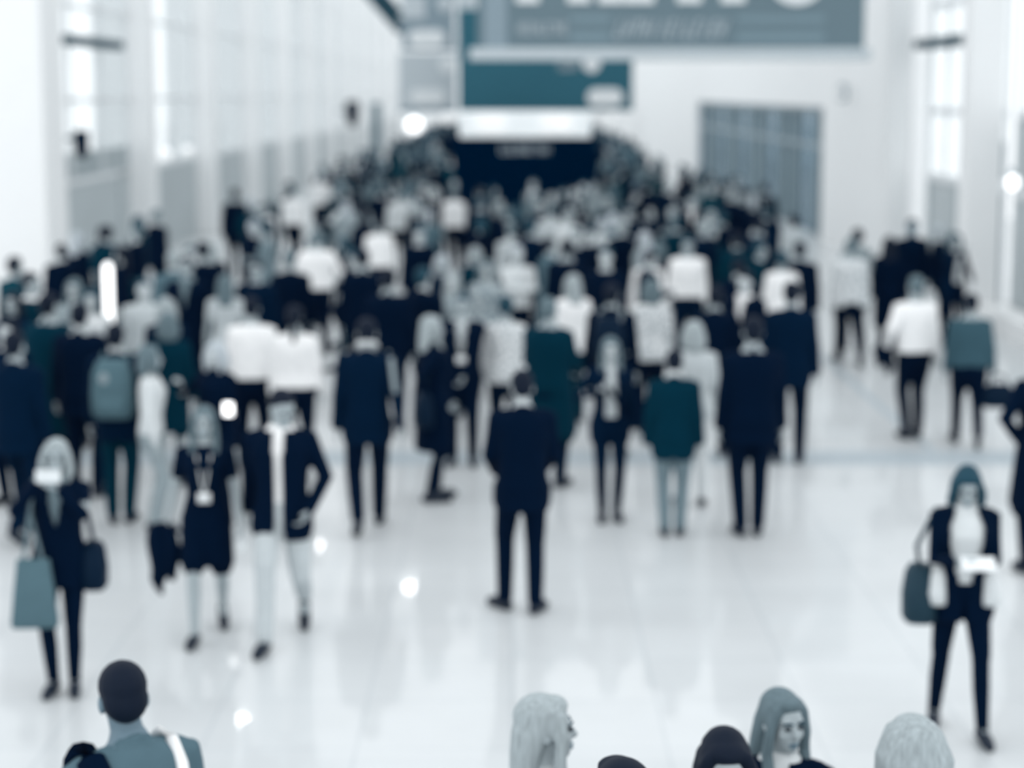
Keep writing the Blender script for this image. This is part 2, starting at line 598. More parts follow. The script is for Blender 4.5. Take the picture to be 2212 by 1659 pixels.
    # ---- hair
    if hair != 'bald':
        g = G()
        def hr(t):
            k = 1.0
            t.ell((0, -.020, 1.712), (.084, .098, .088))
            t.ell((0, -.042, 1.668), (.079, .068, .082))
            if hair in ('short', 'crop'):
                t.ell((0, .040, 1.757), (.056, .042, .030))
            if hair in ('long', 'wavy', 'bob', 'pony', 'bun'):
                t.ell((0, .030, 1.752), (.066, .058, .036))
                for q in (-1, 1):
                    t.ell((q * .068, .012, 1.70), (.022, .056, .060))
            if hair == 'long':
                t.loft([(0, -.075, 1.36, .055, .022), (0, -.082, 1.42, .090, .034), (0, -.080, 1.50, .098, .044), (0, -.068, 1.58, .092, .056), (0, -.050, 1.66, .088, .068), (0, -.03, 1.72, .08, .07)])
                for q in (-1, 1):
                    t.tube([(q * .066, .050, 1.725), (q * .084, .046, 1.64), (q * .090, .040, 1.55), (q * .088, .070, 1.46), (q * .080, .088, 1.38)], [.020, .024, .026, .026, .014], seg=8)
            if hair == 'wavy':
                t.loft([(0, -.085, 1.33, .10, .04), (0, -.085, 1.42, .132, .058), (0, -.075, 1.51, .128, .068), (0, -.060, 1.59, .112, .074), (0, -.045, 1.66, .100, .080), (0, -.03, 1.73, .085, .08)])
                for q in (-1, 1):
                    for a in (0, 1, 2):
                        t.tube([(q * .07, .04 - .04 * a, 1.74), (q * .098, .03 - .045 * a, 1.65), (q * .094, .045 - .05 * a, 1.57), (q * .118, .03 - .055 * a, 1.49), (q * .10, .05 - .06 * a, 1.40), (q * .11, .03 - .06 * a, 1.33)], [.02, .028, .028, .03, .026, .012], seg=8)
            if hair == 'bob':
                t.loft([(0, -.055, 1.50, .080, .040), (0, -.060, 1.545, .102, .058), (0, -.050, 1.62, .102, .072), (0, -.03, 1.70, .092, .082)])
                for q in (-1, 1):
                    t.tube([(q * .066, .052, 1.735), (q * .090, .048, 1.65), (q * .096, .036, 1.57), (q * .082, .050, 1.51)], [.022, .030, .032, .016], seg=8)
            if hair == 'pony':
                t.tube([(0, -.10, 1.71), (0, -.145, 1.68), (0, -.140, 1.58), (0, -.125, 1.47), (0, -.12, 1.40)], [.022, .028, .032, .026, .010], seg=8)
            if hair == 'bun':
                t.ell((0, -.115, 1.735), (.042, .040, .042))
        addT(g, hr, H)
        child('hair', g, 'hair_' + hairc, max(.009, vx * .8))
    if face:
        for q in (-1, 1):
            g = G(); addT(g, lambda t: t.ell((q * .031, .0925, 1.668), (.0145, .009, .0075), seg=10, rows=6), H); child('eye', g, 'eye_dark')
            g = G(); addT(g, lambda t: t.tube([(q * .014, .0985, 1.688), (q * .032, .0965, 1.694), (q * .050, .083, 1.687)], [.004, .005, .003], seg=6), H); child('eyebrow', g, 'hair_brown')
        g = G(); addT(g, lambda t: (t.tube([(-.021, .0935, 1.601), (0, .103, 1.604), (.021, .0935, 1.601)], [.004, .0055, .004], seg=6), t.tube([(-.018, .0935, 1.592), (0, .102, 1.590), (.018, .0935, 1.592)], [.004, .006, .004], seg=6)), H)
        child('lips', g, 'lip')
    if badge:
        g = G()
        yb = .155 if female else .150
        def lan(t):
            for q in (-1, 1):
                t.tube([(q * .055, .02, 1.515), (q * .052, .13, 1.42), (q * .02, yb + .008, 1.24), (0, yb + .006, 1.16)], [.006] * 4, seg=6)
        addT(g, lan, T)
        lany = child('lanyard', g, 'cloth_light')
        g = G()
        addT(g, lambda t: t.box(-.048, .048, yb, yb + .006, 1.085, 1.16), T)
        child('name_badge', g, 'paper').parent = lany

    def world(p, body_frame=True):
        q = (T1(p) if body_frame else np.asarray(p, float)) * s
        c, n_ = math.cos(rot), math.sin(rot)
        return np.array((x + q[0] * c - q[1] * n_, y + q[0] * n_ + q[1] * c, q[2]))
    return dict(root=root, world=world, T1=T1, J=J, s=s, rot=rot, x=x, y=y, hand=lambda sd: world(J[sd]['W'] + np.array((0, 0, -.06)), False), H=lambda p: H(p)[0])


# ------------------------------------------------------------------ setting materials
mat('wall_white', (0.91, 0.92, 0.925), rough=0.7, vary=0.02, scale=2)
mat('column_white', (0.88, 0.89, 0.895), rough=0.6, vary=0.02, scale=2)
mat('panel_grey', (0.46, 0.51, 0.53), rough=0.5, spec=0.3, vary=0.10, scale=1.2)
mat('panel_pale', (0.55, 0.61, 0.645), rough=0.5, spec=0.3, vary=0.06, scale=1.2)
mat('frame_grey', (0.34, 0.41, 0.455), rough=0.5, vary=0.05)
mat('frame_pale', (0.78, 0.805, 0.82), rough=0.5, vary=0.05)
mat('metal_dark', (0.012, 0.060, 0.090), rough=0.6, spec=0.3)
mat('strip_grey', (0.40, 0.46, 0.50), rough=0.5, spec=0.4, vary=0.08, scale=4)
mat('sign_slate', (0.16, 0.225, 0.26), rough=0.7, vary=0.05, scale=0.6)
mat('sign_petrol', (0.040, 0.140, 0.190), rough=0.7, vary=0.10, scale=0.5)
mat('sign_ink', (0.0002, 0.0105, 0.032), rough=1.0, spec=0.0)
mat('sign_pale', (0.56, 0.615, 0.65), rough=0.7, vary=0.04)
mat('sign_steel', (0.27, 0.345, 0.395), rough=0.7, vary=0.05)
mat('sign_stripe', (0.215, 0.300, 0.345), rough=0.7)
mat('letter_grey', (0.42, 0.49, 0.535), rough=0.7)
mat('letter_mid', (0.24, 0.32, 0.37), rough=0.7)
mat('lamp_glow', (1.0, 1.0, 1.0), emit=0.25, vary=0)
mat('tube_glow', (1.0, 1.0, 1.0), emit=1.6, vary=0)
mat('box_glow', (0.86, 0.90, 0.92), emit=0.22, vary=0.10, scale=1.6)
mat('spot_glow', (1.0, 1.0, 1.0), emit=45.0, vary=0)


def floor_material():
    m = bpy.data.materials.new('floor_tiles')
    m.use_nodes = True
    nt = m.node_tree
    b = nt.nodes['Principled BSDF']
    tc = nt.nodes.new('ShaderNodeTexCoord')
    br = nt.nodes.new('ShaderNodeTexBrick')
    br.offset = 0.0
    br.inputs['Scale'].default_value = 1.0
    br.inputs['Brick Width'].default_value = 0.9
    br.inputs['Row Height'].default_value = 0.9
    br.inputs['Mortar Size'].default_value = 0.012
    br.inputs['Color1'].default_value = (0.665, 0.70, 0.72, 1)
    br.inputs['Color2'].default_value = (0.685, 0.718, 0.737, 1)
    br.inputs['Mortar'].default_value = (0.60, 0.64, 0.665, 1)
    nt.links.new(tc.outputs['Object'], br.inputs['Vector'])
    nz = nt.nodes.new('ShaderNodeTexNoise')
    nz.inputs['Scale'].default_value = 0.9
    nz.inputs['Detail'].default_value = 4
    nt.links.new(tc.outputs['Object'], nz.inputs['Vector'])
    mx = nt.nodes.new('ShaderNodeMix')
    mx.data_type = 'RGBA'
    mx.blend_type = 'MULTIPLY'
    mx.inputs['Factor'].default_value = 0.22
    nt.links.new(br.outputs['Color'], mx.inputs['A'])
    nt.links.new(nz.outputs['Fac'], mx.inputs['B'])
    nt.links.new(mx.outputs['Result'], b.inputs['Base Color'])
    b.inputs['Roughness'].default_value = 0.42
    b.inputs['Specular IOR Level'].default_value = 0.45
    b.inputs['Coat Weight'].default_value = 0.35
    b.inputs['Coat Roughness'].default_value = 0.03
    MATS['floor_tiles'] = m


def glass_material(name, tint, refl=0.08):
    m = bpy.data.materials.new(name)
    m.use_nodes = True
    nt = m.node_tree
    nt.nodes.clear()
    out = nt.nodes.new('ShaderNodeOutputMaterial')
    tr = nt.nodes.new('ShaderNodeBsdfTransparent'); tr.inputs[0].default_value = (*tint, 1)
    gl = nt.nodes.new('ShaderNodeBsdfGlossy'); gl.inputs['Roughness'].default_value = 0.06
    mi = nt.nodes.new('ShaderNodeMixShader'); mi.inputs[0].default_value = refl
    nt.links.new(tr.outputs[0], mi.inputs[1]); nt.links.new(gl.outputs[0], mi.inputs[2]); nt.links.new(mi.outputs[0], out.inputs['Surface'])
    MATS[name] = m


floor_material()
glass_material('glass_clear', (0.93, 0.945, 0.95))
glass_material('glass_hall', (0.42, 0.50, 0.55), 0.12)


def box(name, x0, x1, y0, y1, z0, z1, m, parent=None, bevel=0.0):
    g = G(); g.box(x0, x1, y0, y1, z0, z1)
    return link(name, g, m, parent, bevel=bevel)


# ------------------------------------------------------------------ setting
YB, YF, ROOF = -8.0, 150.0, 12.0
tag(box('floor', -15, 15, YB, YF + 4, -0.2, 0.0, 'floor_tiles'), kind='structure')
tag(box('trim_1', -9.0, 9.0, 19.45, 20.25, 0.0, 0.004, 'strip_grey'), kind='structure')
tag(box('trim_2', 4.40, 4.50, 20.25, 29.0, 0.0, 0.004, 'strip_grey'), kind='structure')

# left side: piers every 9 m, glazed bays between them
WL, PL = -8.45, -7.90
piers_l = [34.7 + 8.95 * i for i in range(13)]
for i, y in enumerate(piers_l):
    if i == 0:
        o = box('column', -11.4, PL, y - 1.6, y, 0, ROOF, 'column_white', bevel=0.03)
        tag(o, 'broad white pier at the left edge, nearest of the left row of piers', 'column', 'white piers along the left wall', 'structure')
    else:
        o = box('column.%03d' % i, -9.2, PL, y - 0.55, y, 0, ROOF, 'column_white', bevel=0.03)
        tag(o, kind='structure')
for i in range(12):
    y0, y1 = piers_l[i], piers_l[i + 1] - 0.55
    n = 3
    root = tag(empty('window_%d' % (i + 1), (WL, (y0 + y1) / 2, 0)), kind='structure')
    hh = (y1 - y0) / 2
    g = G()
    for k in range(n + 1):
        yy = -hh + (2 * hh) * k / n
        g.box(-.02, .03, yy - .06, yy + .06, 2.05, ROOF)
    for zz in (2.05, 3.6, 5.4, 7.4, 9.4, 11.9):
        g.box(-.02, .03, -hh, hh, zz - .05, zz + .05)
    link('window_frame', g, 'frame_pale', root)
    link('glass_pane', (lambda g: (g.box(-.012, .012, -hh, hh, 2.1, ROOF - .05), g)[1])(G()), 'glass_clear', root)
    g = G()
    if i == 0:
        g.box(-.06, .0, -hh, hh, 0, 2.6)
        g.box(-.10, .03, hh - 1.1, hh - .2, 0, 2.05)
    else:
        for k in range(4):
            a, b_ = -hh + 2 * hh * k / 4, -hh + 2 * hh * (k + 1) / 4
            g.box(-.05, .05, a + .03, b_ - .03, 0, 2.0)
    link('lower_panel', g, 'panel_grey', root)
tag(box('wall_left', -15, -11.4, 33.0, 33.4, 0, ROOF, 'wall_white'), kind='structure')

# right side: two free piers, then a long white wall with the wide hall entrance
WR, PR = 8.15, 7.35
for i, (y, x1) in enumerate(((31.6, 7.93), (38.3, 7.75))):
    o = box('column.%03d' % (20 + i), PR, x1, y, y + 0.6, 0, ROOF, 'column_white', bevel=0.03)
    tag(o, kind='structure')
y0w = 38.9
DO0, DO1, DH = 50.2, 84.5, 3.38
g = G()
g.box(7.95, 8.35, 38.9, DO0, 0, ROOF)
g.box(7.95, 8.35, DO0, DO1, DH, ROOF)
g.box(7.95, 8.35, DO1, YF, 0, ROOF)
tag(link('wall_right', g, 'wall_white'), kind='structure')
root = tag(empty('door_1', (8.15, (DO0 + DO1) / 2, 0)), kind='structure')
hd = (DO1 - DO0) / 2
g = G()
for k in range(15):
    yy = -hd + 2 * hd * k / 14
    g.box(-.05, .07, yy - .08, yy + .08, 0, DH)
for zz in (2.35, DH - .08):
    g.box(-.04, .06, -hd, hd, zz - .07, zz + .07)
link('door_frame', g, 'frame_grey', root)
g = G()
for k in range(14):
    if k % 3 != 1:
        a, b_ = -hd + 2 * hd * k / 14, -hd + 2 * hd * (k + 1) / 14
        g.box(.0, .03, a + .1, b_ - .1, 0, DH - .1)
link('door_panel', g, 'sign_slate', root)
g = G()
for k in range(14):
    if k % 3 == 1:
        a, b_ = -hd + 2 * hd * k / 14, -hd + 2 * hd * (k + 1) / 14
        g.box(.0, .02, a + .1, b_ - .1, 0, DH - .1)
link('glass_pane', g, 'glass_hall', root)
# near right glazing with its panels
for i, (ya, yb, xx) in enumerate(((21.0, 31.6, 8.15), (32.2, 38.3, 8.15))):
    root = tag(empty('window_%d' % (20 + i), (xx, (ya + yb) / 2, 0)), kind='structure')
    hh = (yb - ya) / 2
    g = G()
    for k in range(5):
        yy = -hh + 2 * hh * k / 4
        g.box(-.03, .03, yy - .06, yy + .06, 0, ROOF)
    for zz in (0.1, 2.15, 3.4, 5.4, 7.4, 9.4, 11.9):
        g.box(-.05, .05, -hh, hh, zz - .07, zz + .07)
    link('window_frame', g, 'frame_pale', root)
    link('glass_pane', (lambda g: (g.box(-.012, .012, -hh, hh, 3.4 if i == 0 else 2.2, ROOF - .05), g)[1])(G()), 'glass_clear', root)
    g = G()
    for k in range(4):
        a, b_ = -hh + 2 * hh * k / 4, -hh + 2 * hh * (k + 1) / 4
        g.box(-.02, .02, a + .06, b_ - .06, .15, 3.35 if i == 0 else 2.1)
    link('lower_panel', g, 'panel_grey', root)
    if i == 1:
        for za, zb_ in ((.25, 2.08), (2.32, 2.95)):
            g = G(); g.box(-.045, -.022, -hh + .1, -hh + 2.2, za, zb_); link('dark_pane', g, 'sign_slate', root)
tag(box('baseboard_right', 7.6, 8.05, 26.0, 31.55, 0, .34, 'wall_white', bevel=.01), kind='structure')
# far end wall
tag(box('wall_back', -9.2, 8.35, YF, YF + .4, 0, ROOF, 'wall_white'), kind='structure')
# roof grid of white beams, open skylights between them
g = G()
for k in range(12):
    g.box(-12, 12, 5 + 13 * k, 5.7 + 13 * k, ROOF, ROOF + .7)
for k in range(5):
    g.box(-12 + 6 * k - .2, -12 + 6 * k + .2, -2, YF, ROOF + .1, ROOF + .6)
tag(link('ceiling', g, 'wall_white'), kind='structure')

# dark canopy bars over the first bays
tag(box('canopy_beam', -8.42, -8.18, 36.6, 41.6, 4.64, 4.82, 'metal_dark'), 'dark horizontal canopy bar beside the broad white pier on the left', 'beam')
tag(box('canopy_beam.001', 7.78, 8.10, 33.9, 38.2, 4.58, 4.76, 'metal_dark'), 'dark horizontal canopy bar between the two white piers on the right', 'beam')


def loudspeaker(px, py, D, hgt, label, rz, reach):
    x, y, z = point_at(px, py, D)
    r = empty('loudspeaker', (x, y, z), rz)
    tag(r, label, 'loudspeaker', 'dark loudspeakers high on the left side')
    g = G()
    g.rings([np.array([(-a, -b, zz), (a, -b, zz), (a * .7, b, zz), (-a * .7, b, zz)]) for a, b, zz in ((.15 * hgt, .13 * hgt, -.5 * hgt), (.25 * hgt, .2 * hgt, -.3 * hgt), (.30 * hgt, .22 * hgt, .3 * hgt), (.24 * hgt, .2 * hgt, .5 * hgt))])
    cab = link('cabinet', g, 'plastic_dark', r, bevel=.02)
    g = G(); g.ell((0, -.21 * hgt, .05 * hgt), (.16 * hgt, .03, .2 * hgt)); link('speaker_cone', g, 'sign_ink', cab, True)
    g = G(); g.tube([(-.05, .1, .1), (-reach, .1, .1)], [.03, .03], seg=8); link('bracket', g, 'metal_dark', r, True)
    return r


loudspeaker(178, 311, 35.6, .50, 'dark loudspeaker on the glazing just right of the broad left pier', 0, .56)
loudspeaker(762, 245, 92.0, 1.15, 'dark loudspeaker high near the far left end of the hall', 0, .92)


def sphere_lamp(px, py, D, r, label, m='lamp_glow', name='wall_lamp'):
    x, y, z = point_at(px, py, D)
    o = empty(name, (x, y, z))
    tag(o, label, 'lamp', 'small round lamps along the hall')
    g = G(); g.ell((0, 0, 0), (r, r, r)); link('bulb', g, m, o, True)
    g = G(); g.tube([(0, .5 * r, .6 * r), (0, .8 * r, 1.9 * r)], [.25 * r, .25 * r], seg=8); link('arm', g, 'frame_grey', o, True)
    return o


sphere_lamp(361, 333, 46.0, .13, 'left one of two small round lamps above the grey panels between left piers')
sphere_lamp(405, 325, 49.0, .13, 'right one of two small round lamps above the grey panels between left piers')
sphere_lamp(895, 270, 60.0, .24, 'bright round lamp above the crowd left of the lit sign', 'tube_glow')
sphere_lamp(968, 254, 58.0, .19, 'smaller round lamp beside the left end of the lit sign')
sphere_lamp(1322, 252, 60.0, .12, 'small dim lamp under the right end of the petrol sign')
sphere_lamp(2188, 394, 29.5, .10, 'round lamp by the glazing at the far right edge', 'tube_glow')


def strokes(g, x0, x1, z0, z1, yf, n, slant=0.0, seed=1, th=.02):
    """a run of narrow letter strokes on a sign face"""
    r_ = random.Random(seed)
    wdt = (x1 - x0) / n
    for k in range(n):
        a = x0 + wdt * k
        v, f = [], []
        kind = r_.choice('IHLTEN')
        def bar(xa, xb, za, zb):
            o = slant
            q = [(xa + o * (za - z0), za), (xb + o * (za - z0), za), (xb + o * (zb - z0), zb), (xa + o * (zb - z0), zb)]
            V = [(p, yf, z) for p, z in q] + [(p, yf - th, z) for p, z in q]
            g.add(V, [(0, 1, 2, 3), (7, 6, 5, 4), (0, 4, 5, 1), (1, 5, 6, 2), (2, 6, 7, 3), (3, 7, 4, 0)])
        t = wdt * .24
        h = z1 - z0
        if kind in 'HN':
            bar(a, a + t, z0, z1); bar(a + wdt * .56, a + wdt * .56 + t, z0, z1); bar(a + t, a + wdt * .56, z0 + h * .4, z0 + h * .6)
        elif kind == 'I':
            bar(a + wdt * .25, a + wdt * .25 + t, z0, z1)
        elif kind in 'LE':
            bar(a, a + t, z0, z1); bar(a + t, a + wdt * .75, z0, z0 + h * .2)
            if kind == 'E':
                bar(a + t, a + wdt * .7, z1 - h * .2, z1); bar(a + t, a + wdt * .6, z0 + h * .42, z0 + h * .6)
        else:
            bar(a + wdt * .3, a + wdt * .3 + t, z0, z1 - h * .2); bar(a, a + wdt * .8, z1 - h * .2, z1)


def px_rect(D, x0, y0, x1, y1):
    """(X0, X1, Z0, Z1) of a photo rectangle on the upright plane at distance D"""
    a = point_at(x0, y1, D); b = point_at(x1, y0, D)
    return a[0], b[0], a[2], b[2]


def pill(g, X0, X1, Z0, Z1, yf, th=.03, seg=10):
    r = min(Z1 - Z0, X1 - X0) / 2
    P = []
    for cx_, cz_, a0 in ((X1 - r, Z0 + r, -PI / 2), (X1 - r, Z1 - r, 0), (X0 + r, Z1 - r, PI / 2), (X0 + r, Z0 + r, PI)):
        P += [(cx_ + r * math.cos(a), cz_ + r * math.sin(a)) for a in np.linspace(a0 + .05, a0 + PI / 2 - .05, 6)]
    g.rings([np.array([(p, yf, z) for p, z in P]), np.array([(p, yf - th, z) for p, z in P])])


# big slate banner hanging near the top of the picture
D = 36.0
r = tag(empty('hanging_banner', (0, 0, 0)), 'wide slate blue banner with cut off white letters hanging at the top', 'banner')
X0, X1, Z0, Z1 = px_rect(D, 1031, -190, 1874, 104)
link('board', (lambda g: (g.box(X0, X1, D, D + .08, Z0, Z1), g)[1])(G()), 'sign_slate', r)
Xa, Xb, Za, Zb = px_rect(D, 1014, 104, 1880, 130)
link('bottom_rail', (lambda g: (g.box(Xa, Xb, D - .12, D + .2, Za, Z0), g)[1])(G()), 'panel_pale', r, bevel=.02)
Xc, Xd, Zc, Zd = px_rect(D, 1046, -190, 1095, 103)
link('side_stripe', (lambda g: (g.box(Xc, Xd, D - .012, D, Zc, Zd), g)[1])(G()), 'sign_steel', r)
g = G()
for a, b_ in ((1115, 1165), (1225, 1275), (1462, 1517), (1557, 1612)):
    q = px_rect(D, a, -150, b_, 6)
    g.box(q[0], q[1], D - .03, D, q[2], q[3])
q = px_rect(D, 1293, -150, 1345, 7); g.box(q[0], q[1], D - .03, D, q[2], q[3])
q = px_rect(D, 1346, -35, 1413, 7); g.box(q[0], q[1], D - .03, D, q[2], q[3])
c = px_rect(D, 1650, -150, 1795, 11)
ang = np.linspace(0, 2 * PI, 33)[:-1]
cx, cz = (c[0] + c[1]) / 2, (c[2] + c[3]) / 2
ra, rb = (c[1] - c[0]) / 2, (c[3] - c[2]) / 2
n = len(ang)
V = [(cx + k * ra * math.cos(t), yy, cz + k2 * rb * math.sin(t)) for yy in (D, D - .03) for k, k2 in ((1, 1), (.6, .62)) for t in ang]
F = []
for j in range(n):
    j2 = (j + 1) % n
    F += [(2 * n + j, 2 * n + j2, 3 * n + j2, 3 * n + j), (j, n + j, n + j2, j2), (j, j2, 2 * n + j2, 2 * n + j), (n + j, 3 * n + j, 3 * n + j2, n + j2)]
g.add(V, F)
link('lettering', g, 'paper', r)
g = G()
q = px_rect(D, 1118, 48, 1228, 75); strokes(g, q[0], q[1], q[2], q[3], D, 9, seed=3); link('small_lettering', g, 'letter_grey', r); g = G()
q = px_rect(D, 1325, 42, 1565, 82); strokes(g, q[0], q[1], q[2], q[3], D, 13, slant=.35, seed=7)
link('small_lettering', g, 'letter_grey', r)
for a, b_ in ((34, 50), (69, 90)):
    for xa, xb in ((1590, 1782), (1232, 1318)):
        q = px_rect(D, xa, a, xb, b_)
        link('pale_line', (lambda g: (g.box(q[0], q[1], D - .012, D, q[2], q[3]), g)[1])(G()), 'sign_stripe', r)
for xx in (X0 + .6, X1 - .6):
    g = G(); g.tube([(xx, D + .04, Z1), (xx, D + .04, ROOF + .2)], [.02, .02], seg=6); link('cable', g, 'frame_pale', r)

# petrol sign, lit box and dark booth in the middle of the far crowd
D = 47.0
r = tag(empty('information_tower', (0, 0, 0)), 'dark information booth with lit white header rising from the far crowd', 'booth')
X0, X1, Z0, Z1 = px_rect(D, 980, 300, 1290, 420)
link('booth_body', (lambda g: (g.box(X0, X1, D, D + 2.6, 0, Z1), g)[1])(G()), 'sign_ink', r)
q = px_rect(D, 992, 243, 1277, 299)
link('lit_header', (lambda g: (g.box(q[0], q[1], D - .05, D + .5, q[2] + .02, q[3]), g)[1])(G()), 'box_glow', r, bevel=.04)
for cxp, w_ in ((1060, 34), (1190, 24), (1224, 14)):
    q = px_rect(D, cxp - w_, 248, cxp + w_, 286); g = G(); pill(g, q[0], q[1], q[2], q[3], D - .05); link('lit_spot', g, 'lamp_glow', r)
g = G(); q = px_rect(D, 1080, 314, 1192, 332); strokes(g, q[0], q[1], q[2], q[3], D, 13, seed=5)
link('lettering', g, 'letter_grey', r)
r = tag(empty('petrol_sign', (0, 0, 0)), 'dark petrol blue sign with a white label above the lit header', 'sign')
DS = D + 3.0
q = px_rect(DS, 992, 20, 1368, 239)
link('board', (lambda g: (g.box(q[0], q[1], DS, DS + .15, q[2], q[3]), g)[1])(G()), 'sign_petrol', r)
q2 = px_rect(DS, 1268, 191, 1346, 229); g = G(); pill(g, q2[0], q2[1], q2[2], q2[3], DS); link('white_label', g, 'paper', r)
q2 = px_rect(DS, 1259, 100, 1297, 156); g = G(); pill(g, q2[0], q2[1], q2[2], q2[3], DS); link('white_badge', g, 'paper', r)
g = G(); q2 = px_rect(DS, 1203, 118, 1250, 152); strokes(g, q2[0], q2[1], q2[2], q2[3], DS, 6, seed=9); link('lettering', g, 'letter_grey', r)
for xx in (q[0] + .4, q[1] - .4):
    g = G(); g.tube([(xx, DS + .08, q[3]), (xx, DS + .08, ROOF + .2)], [.02, .02], seg=6); link('cable', g, 'frame_pale', r)

# pale signs left of the tower
D = 52.0
r = tag(empty('hanging_sign', (0, 0, 0)), 'steel grey hanging sign with a white label left of the wide banner', 'sign')
q = px_rect(D, 868, -60, 981, 108)
link('board', (lambda g: (g.box(q[0], q[1], D, D + .1, q[2], q[3]), g)[1])(G()), 'sign_steel', r)
g = G(); q2 = px_rect(D, 882, 64, 962, 101); pill(g, q2[0], q2[1], q2[2], q2[3], D); link('white_label', g, 'paper', r)
g = G(); q2 = px_rect(D, 945, -10, 976, 26); pill(g, q2[0], q2[1], q2[2], q2[3], D); link('pale_spot', g, 'sign_pale', r); g = G(); q2 = px_rect(D, 868, -10, 918, 40); g.box(q2[0], q2[1], D - .02, D, q2[2], q2[3]); link('pale_field', g, 'sign_pale', r)
g = G(); [g.tube([(xx, D + .05, q[3]), (xx, D + .05, ROOF + .2)], [.02, .02], seg=6) for xx in (q[0] + .3, q[1] - .3)]; link('cable', g, 'frame_pale', r)
r = tag(empty('hanging_sign', (0, 0, 0)), 'pale grey hanging sign with a white label below the steel grey sign', 'sign')
qb = px_rect(D, 862, 114, 984, 234)
link('board', (lambda g: (g.box(qb[0], qb[1], D, D + .1, qb[2], qb[3]), g)[1])(G()), 'sign_pale', r)
qc = px_rect(D, 862, 228, 984, 243)
link('bottom_rail', (lambda g: (g.box(qc[0], qc[1], D - .04, D + .14, qc[2], qb[2]), g)[1])(G()), 'sign_steel', r)
g = G(); q2 = px_rect(D, 886, 193, 962, 226); pill(g, q2[0], q2[1], q2[2], q2[3], D); q2 = px_rect(D, 950, 122, 982, 158); pill(g, q2[0], q2[1], q2[2], q2[3], D); link('white_label', g, 'paper', r)
g = G(); [g.tube([(xx, D + .05, qb[3]), (xx, D + .05, q[2])], [.02, .02], seg=6) for xx in (qb[0] + .3, qb[1] - .3)]; link('cable', g, 'frame_pale', r)
q = px_rect(56.0, 986, -200, 1031, 125)
tag(box('hanging_banner.001', q[0], q[1], 56.0, 56.06, q[2], q[3], 'panel_pale'), 'narrow pale vertical banner between steel sign and wide slate banner', 'banner')

# dark truss high on the left of the signs
D = 75.0
r = tag(empty('lighting_truss', (0, 0, 0)), 'dark slanting lighting truss at the top left of the hanging signs', 'truss')
a, b_ = np.array(point_at(770, -60, D)), np.array(point_at(862, 46, D))
for nm, off in (('top_chord', (0, 0, .35)), ('bottom_chord', (0, 0, -.35)), ('back_chord', (0, .6, 0))):
    g = G(); g.tube([a + np.array(off), b_ + np.array(off)], [.13, .13], seg=8); link(nm, g, 'metal_dark', r, True)
g = G()
for k in range(8):
    t0, t1 = k / 8, (k + 1) / 8
    sgn = 1 if k % 2 else -1
    g.tube([a + (b_ - a) * t0 + np.array((0, 0, .35 * sgn)), a + (b_ - a) * t1 + np.array((0, 0, -.35 * sgn))], [.08, .08], seg=6)
link('web_brace', g, 'metal_dark', r, True)
# grey post on the far left
q = px_rect(88.0, 803, 222, 822, 340)
tag(box('info_pylon', q[0], q[1], 88, 88.3, 0, q[3], 'sign_slate'), 'narrow slate pylon standing at the far left behind the crowd', 'pylon')

# small marks on the long right wall
r = tag(empty('projecting_sign', (0, 0, 0)), 'small pale numbered sign projecting from the right white wall', 'sign')
q = px_rect(45.6, 1806, 176, 1840, 224)
link('board', (lambda g: (g.box(q[0], 7.95, 45.6, 45.66, q[2], q[3]), g)[1])(G()), 'wall_white', r)
g = G()
zc, zh, xc = (q[2] + q[3]) / 2, (q[3] - q[2]) * .36, (q[0] + q[1]) / 2
for k in (0, 1):
    cz_ = zc + zh * (.5 - k)
    g.tube([(xc + .08 * math.cos(t) - .02, 45.59, cz_ + zh * .5 * math.sin(t)) for t in np.linspace(2.5, -1.57, 9)] if k == 0 else [(xc + .08 * math.cos(t) - .02, 45.59, cz_ + zh * .5 * math.sin(t)) for t in np.linspace(1.57, -2.5, 9)], [.022] * 9, seg=6)
link('numeral', g, 'letter_mid', r, True)
g = G()
for k in range(7):
    yy = 58 + 2.2 * k
    hgt = .8 if k % 3 else .5
    g.box(7.93, 7.95, yy, yy + .7, 5.0 + .3 * (k % 2), 5.0 + hgt + .3 * (k % 2))
tag(link('wall_lettering', g, 'frame_pale'), 'faint pale grey upright letters high on the right white wall', 'lettering')

# slim lit pillar among the people at the left
x, y, z = point_at(232, 560, 24.5)
r = tag(empty('light_pillar', (x, y, 0)), 'slim upright white glowing light pillar among people at the left', 'lamp')
g = G(); g.tube([(0, 0, .80), (0, 0, z - .10)], [.055, .055], seg=16); link('glowing_tube', g, 'tube_glow', r, True)
g = G(); g.tube([(0, 0, .06), (0, 0, .72)], [.05, .05], seg=12); link('post', g, 'frame_grey', r, True)
g = G(); g.loft([(0, 0, 0, .2, .2), (0, 0, .04, .2, .2)], power=2); link('base', g, 'frame_grey', r)
# counter with lettered board behind it
x0, y0, _ = point_at(150, 560, 29.5)
x1 = point_at(246, 560, 29.5)[0]
za, zb = point_at(150, 568, 29.5)[2], point_at(150, 541, 29.5)[2]
r = tag(empty('lettered_board', (0, 0, 0)), 'grey lettered board on two posts beside the glowing light pillar', 'sign')
link('board', (lambda g: (g.box(x0, x1, 29.5, 29.56, za, zb), g)[1])(G()), 'sign_steel', r)
g = G(); strokes(g, x0 + .04, x1 - .04, za + .04, zb - .04, 29.5, 10, seed=13); link('lettering', g, 'sign_slate', r)
for xx in (x0 + .05, x1 - .05):
    g = G(); g.tube([(xx, 29.54, .02), (xx, 29.54, za)], [.02, .02], seg=8); link('post', g, 'frame_grey', r, True)

